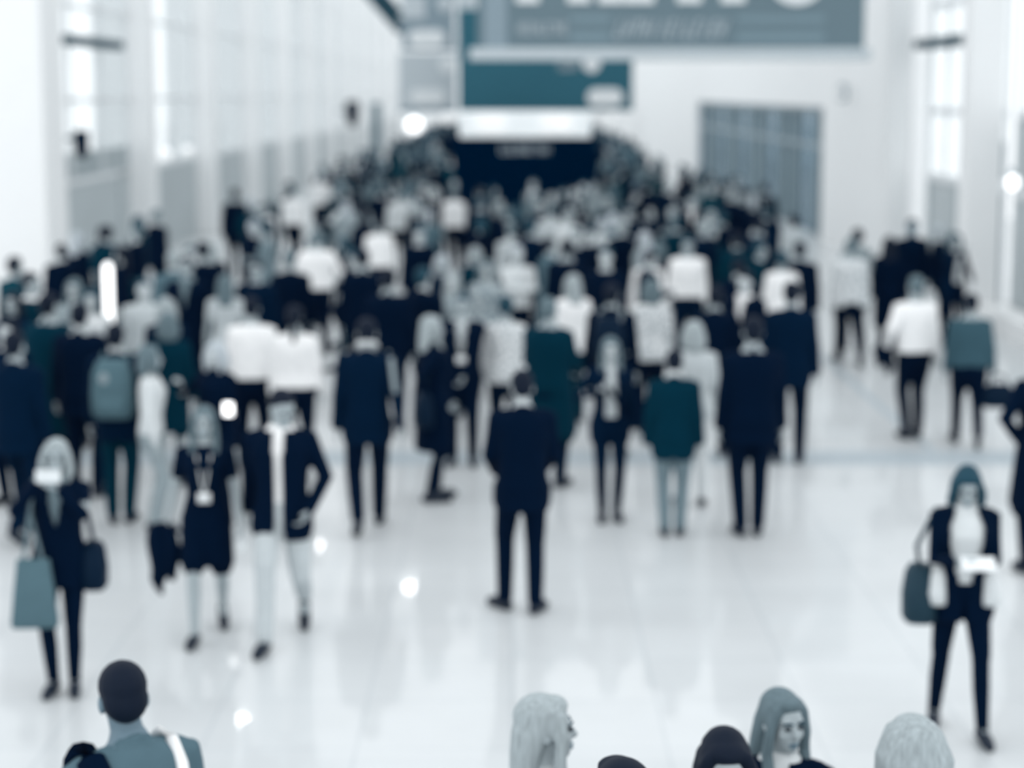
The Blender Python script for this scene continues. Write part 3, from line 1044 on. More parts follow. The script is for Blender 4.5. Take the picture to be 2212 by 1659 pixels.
# ceiling spotlights whose reflections dot the polished floor
for i, (px, py) in enumerate(((887, 1268), (685, 1178), (517, 1555))):
    fx, fy = floor_at(px, py)
    k = (CAM_H + ROOF - .15) / CAM_H
    o = empty('ceiling_spot', (fx * k, fy * k, ROOF - .15))
    tag(o, 'round ceiling spot glinting in the polished floor', 'lamp', 'ceiling spots mirrored in the floor')
    g = G(); g.loft([(0, 0, -.02, .19, .19), (0, 0, .02, .19, .19)], power=2); link('lens', g, 'spot_glow', o)
    g = G(); g.loft([(0, 0, .021, .22, .22), (0, 0, .35, .16, .16)], power=2); link('housing', g, 'frame_pale', o)


# ------------------------------------------------------------------ carried things
def place(name, g_parts, at, rz, label, cat, group=None):
    o = empty(name, tuple(at), rz)
    tag(o, label, cat, group)
    first = None
    for nm, g, m in g_parts:
        q = link(nm, g, m, first if nm in ('front_pocket', 'patch', 'strap', 'handle') and first else o, True)
        first = first or q
    return o


def tote(P, p, w, hgt, m, label, strap_to=None, strap_m=None, rz=None, depth=.09):
    """flat shopper hanging below body-frame point p"""
    at = P['world'](p)
    g = G()
    g.loft([(0, 0, -hgt, w * .58, depth * .6), (0, 0, -hgt + .03, w * .60, depth * .7), (0, 0, -hgt * .5, w * .52, depth * .6), (0, 0, -.01, w * .42, depth * .25), (0, 0, 0, w * .40, depth * .2)], seg=20, power=5)
    parts = [('bag_body', g, m)]
    g = G()
    if strap_to is not None:
        R = np.array([[math.cos(-(P['rot'] if rz is None else rz)), -math.sin(-(P['rot'] if rz is None else rz)), 0], [math.sin(-(P['rot'] if rz is None else rz)), math.cos(-(P['rot'] if rz is None else rz)), 0], [0, 0, 1]])
        for q in (-1, 1):
            pts = [np.array((q * w * .25, 0, -.02))]
            for sp in strap_to:
                pts.append(R @ (P['world'](sp) - at) + np.array((0, q * .02, 0)))
            g.tube(pts, [.012] * len(pts), seg=6)
    else:
        for q in (-1, 1):
            g.tube([(-w * .25, q * .02, -.02), (-w * .18, q * .02, .10), (0, q * .015, .14), (w * .18, q * .02, .10), (w * .25, q * .02, -.02)], [.010] * 5, seg=6)
    parts.append(('strap', g, strap_m or m))
    return place('tote_bag', parts, at, P['rot'] if rz is None else rz, label, 'bag')


def handbag(P, p, size, m, label, strap=None, name='handbag'):
    at = P['world'](p)
    g = G()
    a, b_, c = size
    g.loft([(0, 0, -c, a * .8, b_ * .8), (0, 0, -c * .85, a, b_), (0, 0, -c * .1, a * 1.02, b_ * 1.02), (0, 0, c * .7, a * .85, b_ * .8), (0, 0, c, a * .6, b_ * .4)], seg=20, power=3.2)
    parts = [('bag_body', g, m)]
    g = G()
    if strap:
        R = rotm(-P['rot'])
        pts = [np.array((0, 0, c * .8))] + [R @ (P['world'](sp) - at) for sp in strap]
        g.tube(pts, [.015] * len(pts), seg=6)
    else:
        g.tube([(-a * .5, 0, c * .8), (-a * .4, 0, c * 1.5), (0, 0, c * 1.75), (a * .4, 0, c * 1.5), (a * .5, 0, c * .8)], [.013] * 5, seg=6)
    parts.append(('handle' if not strap else 'strap', g, m))
    return place(name, parts, at, P['rot'], label, 'bag')


def backpack(P, m, label, w=.155, zt=1.47, zb=1.0, strap_m=None, patch=None):
    at = P['world']((0, -.19, 0))
    s = P['s']
    g = G()
    L = [(0, 0, zb * s, w * .75, .06), (0, -.01, (zb + .05) * s, w * .98, .095), (0, -.015, (zb + .2) * s, w, .105), (0, -.01, (zt - .12) * s, w * .92, .09), (0, 0.005, (zt - .02) * s, w * .7, .06), (0, .01, zt * s, w * .5, .035)]
    g.loft(L, seg=20, power=3)
    parts = [('pack_body', g, m)]
    g = G(); g.loft([(0, -.105, (zb + .05) * s, w * .6, .03), (0, -.115, (zb + .1) * s, w * .7, .035), (0, -.11, (zb + .22) * s, w * .66, .02)], seg=16, power=3); parts.append(('front_pocket', g, m))
    g = G()
    for q in (-1, 1):
        g.tube([(q * .10, .06, (zt - .06) * s), (q * .11, .16, 1.525 * s), (q * .115, .27, 1.47 * s), (q * .12, .33, 1.34 * s), (q * .15, .29, 1.18 * s), (q * .17, .14, 1.08 * s)], [.024] * 6, seg=8, flat=.5)
    parts.append(('shoulder_strap', g, strap_m or m))
    if patch:
        g = G(); g.ell((-.055, -.098, (zt - .16) * s), (.042, .02, .05)); parts.append(('patch', g, patch))
    return place('backpack', parts, at, P['rot'], label, 'backpack')


def phone(P, p, label, m='phone_white', pitch=0.0, rz=None, size=(.075, .009, .15), name='mobile_phone', cat='phone'):
    at = P['world'](p)
    a, b_, c = (q / 2 for q in size)
    g = G(); g.box(-a, a, -b_, b_, -c, c)
    o = link(name, g, m, bevel=.003)
    o.location = tuple(at)
    o.rotation_euler = (pitch, 0, P['rot'] if rz is None else rz)
    return tag(o, label, cat)


def strap(P, pts, m, name='bag_strap', r=.02):
    g = G()
    s = P['s']
    g.tube([P['T1'](q) * s for q in pts], [r] * len(pts), seg=8, flat=.5)
    o = link(name, g, m, P['root'], True)
    return o


def draped(P, p, label, m='cloth_ink', hgt=.55, w=.11, name='carried_jacket'):
    """a jacket hanging from the hand"""
    at = P['world'](p)
    g = G()
    prof = ((.0, .02, .03), (.10, .18, .05), (.20, .40, .075), (.34, .62, .085), (.48, .98, .075), (.60, 1.05, .07), (.74, .85, .075), (.88, .62, .06), (1.0, .42, .04))
    L = [(.03 * math.sin(9 * t) + w * .15 * (1 - t), .015 * math.cos(11 * t), -hgt + hgt * t, w * k + .012, d) for t, k, d in prof]
    g.loft(L, seg=18, power=1.8)
    g2 = G(); g2.tube([(-w * .45, .03, -.05), (-w * .75, .07, -hgt * .35), (-w * .55, .06, -hgt * .62), (-w * .6, .06, -hgt * .74)], [.045, .052, .045, .03], seg=10)
    return place(name, [('jacket_body', g, m), ('sleeve', g2, m)], at, P['rot'], label, 'jacket')


# ------------------------------------------------------------------ people close enough to be told apart
def F(px, py, **k):
    x, y = floor_at(px, py)
    k.setdefault('vx', .0115 if y < 18.5 else .014)
    return person(x, y, **k)


def HD(px, py, h, **k):
    x, y = head_at(px, py, h)
    k.setdefault('vx', .0115 if y < 18.5 else .015)
    return person(x, y, h=h, **k)


NEAR = .009
# bottom edge
p = HD(306, 1437, 1.82, rot=38, yaw=-16, lean=.2, top='jacket', topc='slate', under=None, bottomc='navy', hair='crop', hairc='black', skin='deep', vx=NEAR,
       label='dark haired man in a slate jacket seen from behind at the bottom left')
strap(p, [(.11, .12, 1.42), (.12, .06, 1.51), (.125, .0, 1.535), (.13, -.06, 1.51), (.13, -.115, 1.43), (.12, -.145, 1.3), (.1, -.15, 1.1)], 'cloth_white', r=.022)
strap(p, [(-.15, .13, 1.40), (-.16, .06, 1.50), (-.165, .0, 1.53), (-.17, -.06, 1.50), (-.165, -.12, 1.42), (-.15, -.15, 1.3), (-.13, -.16, 1.1)], 'cloth_ink', r=.05)
p = HD(1176, 1494, 1.70, rot=-72, yaw=-8, pitch=-.0, female=True, top='jacket', topc='navy', under='pale', openf='v', hair='long', hairc='blonde', skin='mid', face=True, vx=NEAR,
       lh='clasp', rh='clasp', label='fair long haired woman in profile facing right at the bottom edge')
p = HD(1342, 1631, 1.84, rot=20, top='jacket', topc='ink', hair='short', hairc='black', vx=NEAR,
       label='dark haired person whose crown just shows at the bottom edge')
p = HD(1563, 1538, 1.72, rot=176, pitch=-8, lean=.16, yaw=6, female=True, top='jacket', topc='ink', under='navy', openf='v', hair='bob', hairc='black', skin='mid', face=True, vx=NEAR,
       lh='read', rh='read', label='black haired person in dark jacket looking down at the bottom edge')
p = HD(1688, 1484, 1.60, rot=168, yaw=38, pitch=-5, female=True, top='jacket', topc='ink', under='light', openf='v', hair='long', hairc='ash', skin='mid', face=True, vx=NEAR,
       label='fair long haired woman in dark blazer and white blouse at bottom right')
p = HD(1976, 1538, 1.73, rot=4, female=True, top='jacket', topc='slate', under=None, hair='wavy', hairc='blonde', vx=NEAR,
       label='person with wavy fair hair seen from behind at bottom right')

# front row on the open floor
p = F(140, 1493, h=1.61, rot=184, pose='together', female=True, lh='phone', rh='phone', lt=(-.05, .27, 1.50), rt=(.10, .29, 1.53), top='jacket', topc='ink', under='steel', openf='v', bottom='slim', bottomc='ink', hair='bob', hairc='blonde', skin='mid', face=True, vx=NEAR,
      label='woman in black holding a phone before her face at the far left')
phone(p, (.0, .36, 1.605), 'pale phone held up by the woman in black at far left', size=(.15, .012, .08))
tote(p, (.15, .20, 1.00), .24, .43, 'bag_slate', 'slate shopper hanging at the side of the woman with the phone', strap_to=[(.17, .15, 1.30), (.15, .02, 1.52)], strap_m='bag_grey')
handbag(p, (-.23, -.02, .90), (.08, .12, .15), 'plastic_dark', 'black handbag at the hip of the woman with the phone', strap=[(-.20, .0, 1.25), (-.13, 0, 1.51)])

p = F(452, 1370, h=1.63, rot=184, pose='walkr', female=True, lh='hold', rh='down', rt=(.30, -.02, .85), lt=(-.27, .10, .86), top='dress', topc='ink', bottom='none', hair='long', hairc='ash', skin='mid', face=True, vx=NEAR, badge=True,
      label='woman in short black dress with name badge walking forward')
draped(p, (.33, .0, .90), 'dark jacket carried low by the woman in the black dress', hgt=.50, w=.105)
phone(p, (-.27, .10, .80), 'pale folded leaflet in the hand of the woman in black dress', m='paper', size=(.08, .02, .20), name='leaflet', cat='leaflet')
p = F(614, 1380, h=1.80, rot=178, pose='strider', yaw=32, pitch=-22, roll=-.05, lh='hip', rh='swingb', lt=(-.20, .10, .98), top='jacket', topc='ink', under='white', openf='slim', bottom='trousers', bottomc='pale', hair='short', hairc='black', skin='mid', face=True, vx=NEAR,
      label='man in open dark jacket, white shirt and pale trousers walking forward')
# bright name tag / screen beside the couple
x, y, z = point_at(493, 884, 17.3)

p = F(1128, 1322, h=1.77, rot=6, pose='shift', lh='read', rh='read', lt=(-.17, .22, 1.02), rt=(.17, .22, 1.02), top='jacket', topc='ink', under=None, bottomc='ink', hair='short', hairc='black', skin='fair', vx=NEAR, pitch=-16, toe=.5,
      label='man in black suit standing alone in the centre with his back turned')
p = F(2068, 1580, h=1.62, rot=174, pose='step', female=True, lh='read', rh='read', pitch=-26, lean=.03, lt=(-.06, .30, 1.20), rt=(.07, .30, 1.22), top='jacket', topc='ink', under='light', openf='wide', bottom='slim', bottomc='ink', hair='bob', hairc='brown', skin='mid', face=True, vx=NEAR,
      label='woman in dark cardigan reading papers at the right')
phone(p, (-.04, .40, 1.24), 'white folded papers read by the woman in the dark cardigan', m='paper', size=(.19, .012, .12), pitch=math.radians(65), name='folded_papers', cat='papers')
for sd in (-1, 1):
    g = G()
    g.loft([(sd * .15, .02, .80, .062, .12), (sd * .155, .02, .86, .066, .125), (sd * .150, .01, .96, .052, .115), (sd * .14, .01, 1.02, .02, .08)], seg=16)
    link('shirt_hem', g, 'cloth_light', p['root'], True)
handbag(p, (.27, -.02, .93), (.10, .14, .17), 'leather_dark', 'dark teal shoulder bag on the woman reading papers', strap=[(.30, .02, 1.25), (.185, .0, 1.49)])

p = F(2246, 1240, h=1.84, rot=4, pose='stand', lh='hip', rh='hip', build=1.1, top='coat', topc='ink', under=None, bottomc='ink', hair='short', hairc='black',
      label='person in dark suit cut off by the right edge')
# second row
p = F(48, 1168, h=1.80, rot=-14, pose='walk', lh='swingf', rh='down', top='jacket', topc='navy', under=None, bottomc='navy', hair='short', hairc='black', skin='mid',
      label='man in dark suit striding away at the left edge')
p = F(262, 1130, h=1.76, rot=0, pose='together', top='jacket', topc='navy', under=None, bottomc='teal', hair='crop', hairc='black', skin='fair',
      label='man wearing a slate backpack seen from behind at the left')
backpack(p, 'bag_slate', 'rounded slate backpack on the man at the left', w=.185, zt=1.50, zb=.98, patch='cloth_grey')
p = F(797, 1148, h=1.87, rot=4, pose='walkr', top='jacket', topc='navy', under=None, bottomc='ink', hair='short', hairc='black', skin='fair', rh='swingb',
      label='tall man in navy suit walking away left of centre')
strap(p, [(.17, .06, 1.50), (.195, -.10, 1.46), (.22, -.15, 1.25), (.26, -.13, 1.0), (.27, -.08, .84)], 'cloth_grey', r=.022)
g = G(); g.tube([(-.072, .03, 1.535), (-.058, -.058, 1.565), (0, -.088, 1.58), (.058, -.058, 1.565), (.072, .03, 1.535)], [.026] * 5, seg=8)
o = link('shirt_collar', g, 'cloth_light', p['root'], True); o.scale = (p['s'],) * 3
p = F(935, 1082, h=1.72, rot=-70, pose='shift', female=True, lh='clasp', rh='down', rt=(.2, -.12, 1.0), top='coat', topc='ink', under='navy', bottom='slim', bottomc='ink', hair='long', hairc='blonde', skin='mid', build=1.06,
      label='fair haired woman in long dark coat facing right left of centre')
handbag(p, (.22, -.16, .93), (.12, .08, .16), 'plastic_dark', 'black bag on the arm of the woman in the long dark coat', strap=[(.2, -.1, 1.3), (.16, 0, 1.5)])
p = F(1000, 1003, h=1.74, rot=176, pose='stand', lh='clasp', rh='down', top='jacket', topc='ink', under='pale', openf='v', bottomc='ink', hair='short', hairc='brown', skin='mid', badge=True, face=True,
      label='person in black suit with white name badge facing forward near centre')
p = F(1316, 1122, h=1.62, rot=182, pose='together', female=True, lh='down', rh='strap', top='jacket', topc='navy', under='pale', openf='open', bottom='slim', bottomc='navy', hair='long', hairc='ash', skin='fair', face=True,
      label='slim woman in pale top and open navy cardigan walking forward')
strap(p, [(.10, .03, 1.50), (.08, .13, 1.40), (-.04, .165, 1.22), (-.15, .14, 1.05)], 'cloth_ink', r=.02)
p = F(1452, 1158, h=1.60, rot=-4, pose='together', top='jacket', topc='teal', under=None, bottomc='steel', hair='short', hairc='black', skin='fair', build=1.04,
      label='man in dark teal jacket and grey trousers walking away right of centre')
g = G(); g.tube([(-.072, .03, 1.535), (-.058, -.058, 1.565), (0, -.088, 1.58), (.058, -.058, 1.565), (.072, .03, 1.535)], [.026] * 5, seg=8)
o = link('shirt_collar', g, 'cloth_light', p['root'], True); o.scale = (p['s'],) * 3
p = F(1618, 1158, h=1.88, rot=2, pose='together', top='jacket', topc='ink', under=None, bottomc='ink', hair='short', hairc='black', build=1.12,
      label='tall broad man in black suit with back turned right of centre')
p = F(1702, 1002, h=1.86, rot=-8, pose='stand', top='jacket', topc='navy', under=None, bottomc='ink', hair='short', hairc='black',
      label='man in dark suit directly right of the tall broad man')
# right hand group
p = F(1970, 948, h=1.78, rot=10, pose='together', lh='hold', rh='down', lt=(-.30, .05, 1.02), top='shirt', topc='white', bottomc='ink', hair='crop', hairc='ash', skin='mid', build=1.1, lean=.04,
      label='man in white shirt and dark trousers walking away at the right')
draped(p, (-.29, .08, 1.12), 'dark jacket over the arm of the man in white shirt', hgt=.42, w=.10)
p = F(2087, 964, h=1.66, rot=-4, pose='walk', top='shirt', topc='dusk', bottomc='ink', hair='short', hairc='black', skin='mid', rh='carry', build=1.22,
      label='man in slate top and dark trousers carrying a black case')
handbag(p, (.34, .0, .62), (.17, .06, .13), 'plastic_dark', 'black briefcase in the hand of the man in the slate top', name='briefcase')
p = F(1832, 788, h=1.80, rot=2, pose='stride', top='blouse', topc='print', bottomc='ink', hair='short', hairc='ash', skin='mid', build=1.28, lean=.05,
      label='person in pale patterned shirt and dark trousers striding away at right')
p = F(1914, 776, h=1.74, rot=-10, pose='together', female=True, top='coat', topc='ink', under=None, bottom='slim', bottomc='ink', hair='long', hairc='black',
      label='slim person in long dark coat beside the patterned shirt')
p = HD(1972, 472, 1.84, rot=176, pose='stand', top='jacket', topc='ink', under='navy', openf='v', hair='short', hairc='black', skin='deep', label='man in black suit standing between the two right piers')
p = HD(2030, 486, 1.70, rot=-100, pose='stand', lh='read', rh='read', top='jacket', topc='ink', under='navy', hair='short', hairc='grey', skin='fair', label='grey haired person in black suit by the nearer right pier')
p = HD(2062, 500, 1.72, rot=200, pose='stand', female=True, lh='hold', rh='phone', top='jacket', topc='navy', under='light', openf='open', hair='bob', hairc='brown', skin='fair', label='woman in navy jacket standing against the nearer right pier')
p = HD(1714, 462, 1.76, rot=30, pose='stand', top='shirt', topc='pale', bottomc='ink', hair='short', hairc='black', skin='fair', label='person in pale shirt below the right end of the hall entrance')
p = HD(1728, 520, 1.78, rot=0, pose='stand', top='coat', topc='ink', under=None, bottomc='ink', hair='short', hairc='black', label='person in long black coat in front of the pale shirt at the entrance')
p = HD(1690, 540, 1.70, rot=0, pose='stand', top='blouse', topc='white', bottomc='ink', hair='bun', hairc='brown', female=True, label='woman in white blouse below the hall entrance')
p = HD(1852, 492, 1.78, rot=20, pose='shift', top='shirt', topc='grey', bottomc='ink', hair='short', hairc='black', label='person in grey top before the blank white wall at right')

# white shirts and other marked people in the middle of the crowd
p = HD(541, 640, 1.74, rot=4, pose='stand', top='shirt', topc='white', bottomc='ink', hair='short', hairc='black', build=1.1, lean=.12, label='man in plain white shirt seen from behind left of the ponytail')
p = HD(636, 646, 1.74, rot=0, pose='stride', female=True, top='shirt', topc='white', bottomc='ink', bottom='slim', hair='pony', hairc='black', build=1.2, label='person in white shirt with a black ponytail down the back')
p = HD(684, 496, 1.80, rot=2, pose='stand', lh='hip', rh='hip', top='shirt', topc='white', bottomc='ink', hair='short', hairc='ash', skin='fair', build=1.22, label='man in bright white shirt with hands on hips, back turned')
p = HD(486, 590, 1.68, rot=8, pose='stand', female=True, top='dress', topc='pale', bottom='none', hair='long', hairc='ash', skin='mid', label='woman in pale dress with long hair in the crowd at left')
p = HD(1092, 636, 1.70, rot=-4, pose='shift', female=True, top='blouse', topc='print', bottomc='navy', hair='bun', hairc='brown', build=1.12, label='woman in pale patterned blouse behind the centre man')
p = HD(1050, 560, 1.70, rot=170, pose='stand', female=True, top='blouse', topc='speckle', bottomc='navy', hair='bob', hairc='ash', skin='fair', face=True, label='woman in speckled grey blouse behind the patterned blouse')
p = HD(1118, 528, 1.76, rot=200, pose='stand', lh='fold', rh='fold', top='shirt', topc='light', bottomc='ink', hair='short', hairc='grey', skin='fair', label='grey haired person in pale shirt with folded arms near centre')
p = HD(978, 585, 1.68, rot=165, pose='stand', female=True, top='blouse', topc='grey', bottomc='ink', hair='long', hairc='blonde', skin='fair', label='fair haired woman in grey blouse left of the patterned blouse')
p = HD(1186, 640, 1.82, rot=-24, pose='stand', lh='hold', rh='hold', top='coat', topc='teal', under=None, bottomc='navy', hair='short', hairc='ash', build=1.2, label='stout man in long teal coat right of the patterned blouse')
p = HD(1238, 590, 1.70, rot=20, pose='stand', female=True, top='blouse', topc='white', bottomc='teal', hair='long', hairc='blonde', build=1.05, label='fair haired woman in white blouse beside the stout teal coat')
p = HD(1322, 610, 1.80, rot=-12, pose='stand', top='jacket', topc='ink', under=None, bottomc='ink', hair='short', hairc='black', label='man in black with dark backpack right of the white blouse')
backpack(p, 'plastic_dark', 'black backpack with a grey strap on the man in black', w=.17, strap_m='cloth_grey')
p = HD(1408, 600, 1.72, rot=10, pose='stand', female=True, top='blouse', topc='print', bottomc='ink', hair='bob', hairc='ash', label='woman in pale print blouse right of the black backpack')
p = HD(1486, 510, 1.78, rot=176, pose='stand', top='shirt', topc='white', bottomc='navy', hair='short', hairc='brown', skin='mid', face=True, build=1.1, label='man in white shirt facing forward right of centre in the crowd')
p = HD(1224, 514, 1.86, rot=12, pose='stand', top='coat', topc='ink', under=None, bottomc='ink', hair='short', hairc='black', build=1.2, label='large man in black coat behind the fair haired white blouse')
p = HD(1036, 424, 1.82, rot=-6, pose='stand', top='coat', topc='ink', under=None, bottomc='ink', hair='short', hairc='brown', build=1.15, label='dark figure in black coat right of a white shirt before the booth')
p = HD(1326, 458, 1.72, rot=0, pose='stand', female=True, top='blouse', topc='slate', bottomc='navy', hair='bob', hairc='grey', label='grey haired person in slate top right of the large black coat')
p = HD(1545, 615, 1.78, rot=0, pose='stand', top='jacket', topc='ink', under=None, bottomc='ink', hair='short', hairc='black', label='man in black jacket in front of the white shirt right of centre')
p = HD(1500, 690, 1.70, rot=4, pose='stand', female=True, top='blouse', topc='pale', bottomc='light', bottom='trousers', hair='bob', hairc='blonde', label='woman all in pale clothes behind the tall broad man')
p = HD(1610, 585, 1.78, rot=150, pose='stand', top='jacket', topc='ink', under='white', openf='v', bottomc='ink', hair='short', hairc='black', skin='fair', label='man in black suit facing forward beyond the tall broad man')
p = HD(838, 578, 1.84, rot=0, pose='stand', top='jacket', topc='ink', under=None, bottomc='ink', hair='short', hairc='black', build=1.08, label='large man in black suit behind the tall walking man')
p = HD(783, 535, 1.86, rot=6, pose='stand', top='jacket', topc='ink', under=None, bottomc='ink', hair='short', hairc='black', build=1.12, label='large man in black suit right of the bright white shirt')
p = HD(915, 575, 1.80, rot=-30, pose='stand', top='jacket', topc='ink', under=None, bottomc='ink', hair='short', hairc='brown', skin='fair', label='man in black suit turned right beyond the blonde woman in coat')
p = HD(820, 470, 1.70, rot=20, pose='stand', top='shirt', topc='white', bottomc='ink', hair='short', hairc='black', build=1.08, lean=.1, label='person in white shirt bending slightly deep in the crowd')

# left hand cluster
p = HD(32, 552, 1.80, rot=-30, pose='stand', top='jacket', topc='petrol', under=None, bottomc='ink', hair='crop', hairc='black', skin='mid', label='person whose dark head stands out against the broad white pier')
p = HD(66, 586, 1.84, rot=-100, pose='stand', top='jacket', topc='teal', under='white', openf='v', bottomc='ink', hair='short', hairc='black', skin='mid', face=True, label='man in teal jacket facing right before the broad white pier')
p = HD(27, 628, 1.72, rot=170, pose='stand', female=True, top='jacket', topc='navy', under='navy', bottomc='ink', hair='bob', hairc='black', skin='mid', face=True, label='black haired woman facing forward at the left edge')
p = HD(104, 630, 1.86, rot=-16, pose='stand', lh='hold', rh='pocket', top='coat', topc='teal', under=None, bottomc='ink', hair='short', hairc='black', build=1.15, label='broad man in dark teal coat near the left edge')
p = HD(172, 652, 1.82, rot=-6, pose='stand', top='jacket', topc='ink', under=None, bottomc='ink', hair='short', hairc='black', skin='fair', build=1.1, label='man in black suit left of the slate backpack')
p = HD(18, 688, 1.70, rot=150, pose='stand', lh='hold', rh='read', top='jacket', topc='navy', under='light', bottomc='ink', hair='short', hairc='black', skin='fair', label='person in navy holding something pale at the left edge')
p = HD(160, 600, 1.70, rot=170, pose='stand', female=True, top='blouse', topc='grey', bottomc='ink', hair='long', hairc='ash', skin='fair', face=True, label='woman in grey blouse facing forward just left of the light pillar')
p = HD(196, 622, 1.68, rot=185, pose='stand', female=True, top='blouse', topc='print', bottomc='ink', hair='bob', hairc='brown', skin='fair', label='woman in pale print blouse touching the light pillar on its left')
p = HD(322, 742, 1.62, rot=-78, pose='together', lh='down', rh='down', female=True, build=.85, top='shirt', topc='light', bottomc='grey', hair='bob', hairc='ash', label='person in white top standing right of the slate backpack')
p = HD(358, 640, 1.70, rot=4, pose='stand', female=True, top='jacket', topc='navy', under=None, bottomc='navy', hair='bob', hairc='blonde', label='fair haired woman in navy jacket right of the light pillar')
p = HD(310, 600, 1.74, rot=190, pose='stand', top='shirt', topc='pale', bottomc='ink', hair='short', hairc='brown', skin='fair', label='person in pale shirt facing forward right of the light pillar')
p = F(372, 1042, h=1.68, rot=12, pose='walk', female=True, top='jacket', topc='teal', under=None, bottom='skirt', bottomc='teal', hair='bob', hairc='ash', skin='mid', label='woman in teal jacket with bare legs walking away at left')
p = HD(466, 735, 1.62, rot=150, pose='stand', female=True, lh='down', rh='phone', rt=(.24, .26, 1.40), lt=(-.13, .24, 1.04), top='jacket', topc='ink', under='navy', bottomc='ink', hair='bob', hairc='grey', skin='fair', label='pale haired person in dark jacket raising a hand behind the black dress')
w = p['world']((-.13, .40, 1.06))
mat('screen_glow', (1.0, 1.0, 1.0), emit=2.2, vary=0)
o = empty('mobile_phone', point_at(493, 884, float(w[1])), 0)
tag(o, 'phone with a bright lit screen beside the head of the black dress woman', 'phone')
link('phone_case', (lambda g: (g.box(-.045, .045, 0, .010, -.06, .06), g)[1])(G()), 'plastic_dark', o, bevel=.004)
link('lit_screen', (lambda g: (g.box(-.040, .040, -.002, 0, -.054, .054), g)[1])(G()), 'screen_glow', o)
p = HD(402, 552, 1.84, rot=176, pose='stand', top='jacket', topc='ink', under='steel', openf='v', bottomc='ink', hair='short', hairc='black', skin='mid', face=True, label='tall man in black suit facing forward at left of the crowd')
p = HD(438, 520, 1.84, rot=10, pose='stand', top='coat', topc='ink', under=None, bottomc='ink', hair='short', hairc='black', build=1.1, label='tall person in long black coat at left of the crowd')
p = HD(552, 560, 1.76, rot=172, pose='stand', top='jacket', topc='navy', under=None, bottomc='ink', hair='short', hairc='black', skin='mid', face=True, label='man in navy suit facing forward above the plain white shirt')
p = HD(338, 452, 1.74, rot=-40, pose='stand', top='jacket', topc='ink', under=None, bottomc='ink', hair='short', hairc='ash', skin='fair', label='slim person in black standing against the second left pier')
p = HD(508, 406, 1.84, rot=0, pose='stand', top='jacket', topc='ink', under=None, bottomc='ink', hair='short', hairc='black', build=1.15, label='dark broad back standing out before the third left pier')
p = HD(1652, 394, 1.86, rot=0, pose='stand', top='coat', topc='ink', under=None, bottomc='ink', hair='short', hairc='black', build=1.15, label='tall dark figure in long coat below the grey hall entrance')
p = HD(1606, 412, 1.84, rot=172, pose='stand', top='jacket', topc='ink', under='navy', openf='v', bottomc='ink', hair='short', hairc='black', skin='mid', build=1.1, label='man in black suit facing forward left of the tall dark coat')
p = HD(1640, 470, 1.82, rot=-20, pose='stand', top='jacket', topc='navy', under=None, bottomc='ink', hair='short', hairc='black', build=1.15, label='broad man in navy suit in front of the tall dark coat')
p = HD(1560, 455, 1.80, rot=10, pose='stand', top='jacket', topc='ink', under=None, bottomc='ink', hair='short', hairc='brown', build=1.1, label='man in black suit left of the broad navy suit near the entrance')
p = HD(1592, 500, 1.76, rot=0, pose='stand', top='coat', topc='teal', under=None, bottomc='ink', hair='short', hairc='black', label='person in teal coat below the black suits near the entrance')
for i, (px, py, c, ht) in enumerate(((632, 402, 'white', 'brown'), (692, 372, 'white', 'grey'), (862, 408, 'light', 'ash'), (980, 406, 'white', 'ash'), (1190, 440, 'pale', 'ash'), (1228, 450, 'light', 'blonde'), (1105, 480, 'pale', 'ash'), (1300, 470, 'pale', 'grey'))):
    words = ('in the far crowd at left, nearest the piers', 'in the far crowd left of the signs', 'in the far crowd left of the dark booth', 'in front of the left edge of the dark booth',
             'in front of the dark booth, left of two pale tops', 'in front of the dark booth, right of two pale tops', 'midway between centre man and dark booth', 'in front of the right edge of the dark booth')[i]
    HD(px, py, 1.74 + .02 * (i % 3), rot=(i * 47) % 60 - 20, top='shirt', topc=c, bottomc='ink', hair='short', hairc=ht, skin='fair', build=1.12, vx=.02,
       label='person in %s shirt %s' % (c if c != 'light' else 'very pale', words))

# ------------------------------------------------------------------ the packed crowd behind: a few figures, then copies of them
PROTO = []
specs = [
    dict(pose='stand', top='jacket', under='white', openf='v', hair='short'), dict(pose='walk', top='jacket', under=None, hair='short'),
    dict(pose='shift', top='shirt', hair='crop', lh='pocket'), dict(pose='stand', top='blouse', hair='bob', female=True, bottom='slim'),
    dict(pose='walkr', top='jacket', under='pale', openf='open', hair='long', female=True, bottom='slim'), dict(pose='stand', top='coat', under=None, hair='short', lh='hold'),
    dict(pose='shift', top='jacket', under=None, hair='short', lh='read', rh='read', pitch=-18), dict(pose='walkr', top='shirt', hair='short', rh='hold'),
    dict(pose='stand', top='coat', under='grey', openf='slim', hair='long', female=True, bottom='slim'), dict(pose='walk', top='blouse', hair='pony', female=True, bottom='slim', rh='strap'),
]
occupied = [(o.location.x, o.location.y) for o in COL.objects if o.get('category') == 'person']
for k, sp in enumerate(specs):
    sp.setdefault('female', False)
    P_ = person(0, 0, h=1.66 if sp['female'] else 1.78, vx=.024, **{a: b_ for a, b_ in sp.items()})
    PROTO.append((P_['root'], sp))
bpy.context.view_layer.update()
run_jobs()



occupied += [(point_at(198, 560, 29.5)[0], 29.5), (point_at(232, 560, 24.5)[0], 24.5)]
CLEAR = [(684, 27.0, 55), (820, 32.5, 40), (1486, 27.5, 50), (632, 43, 34), (692, 51, 30), (862, 43, 32), (980, 43, 36), (508, 43, 34), (1690, 27, 40), (1322, 21, 40), (1238, 22, 40)]


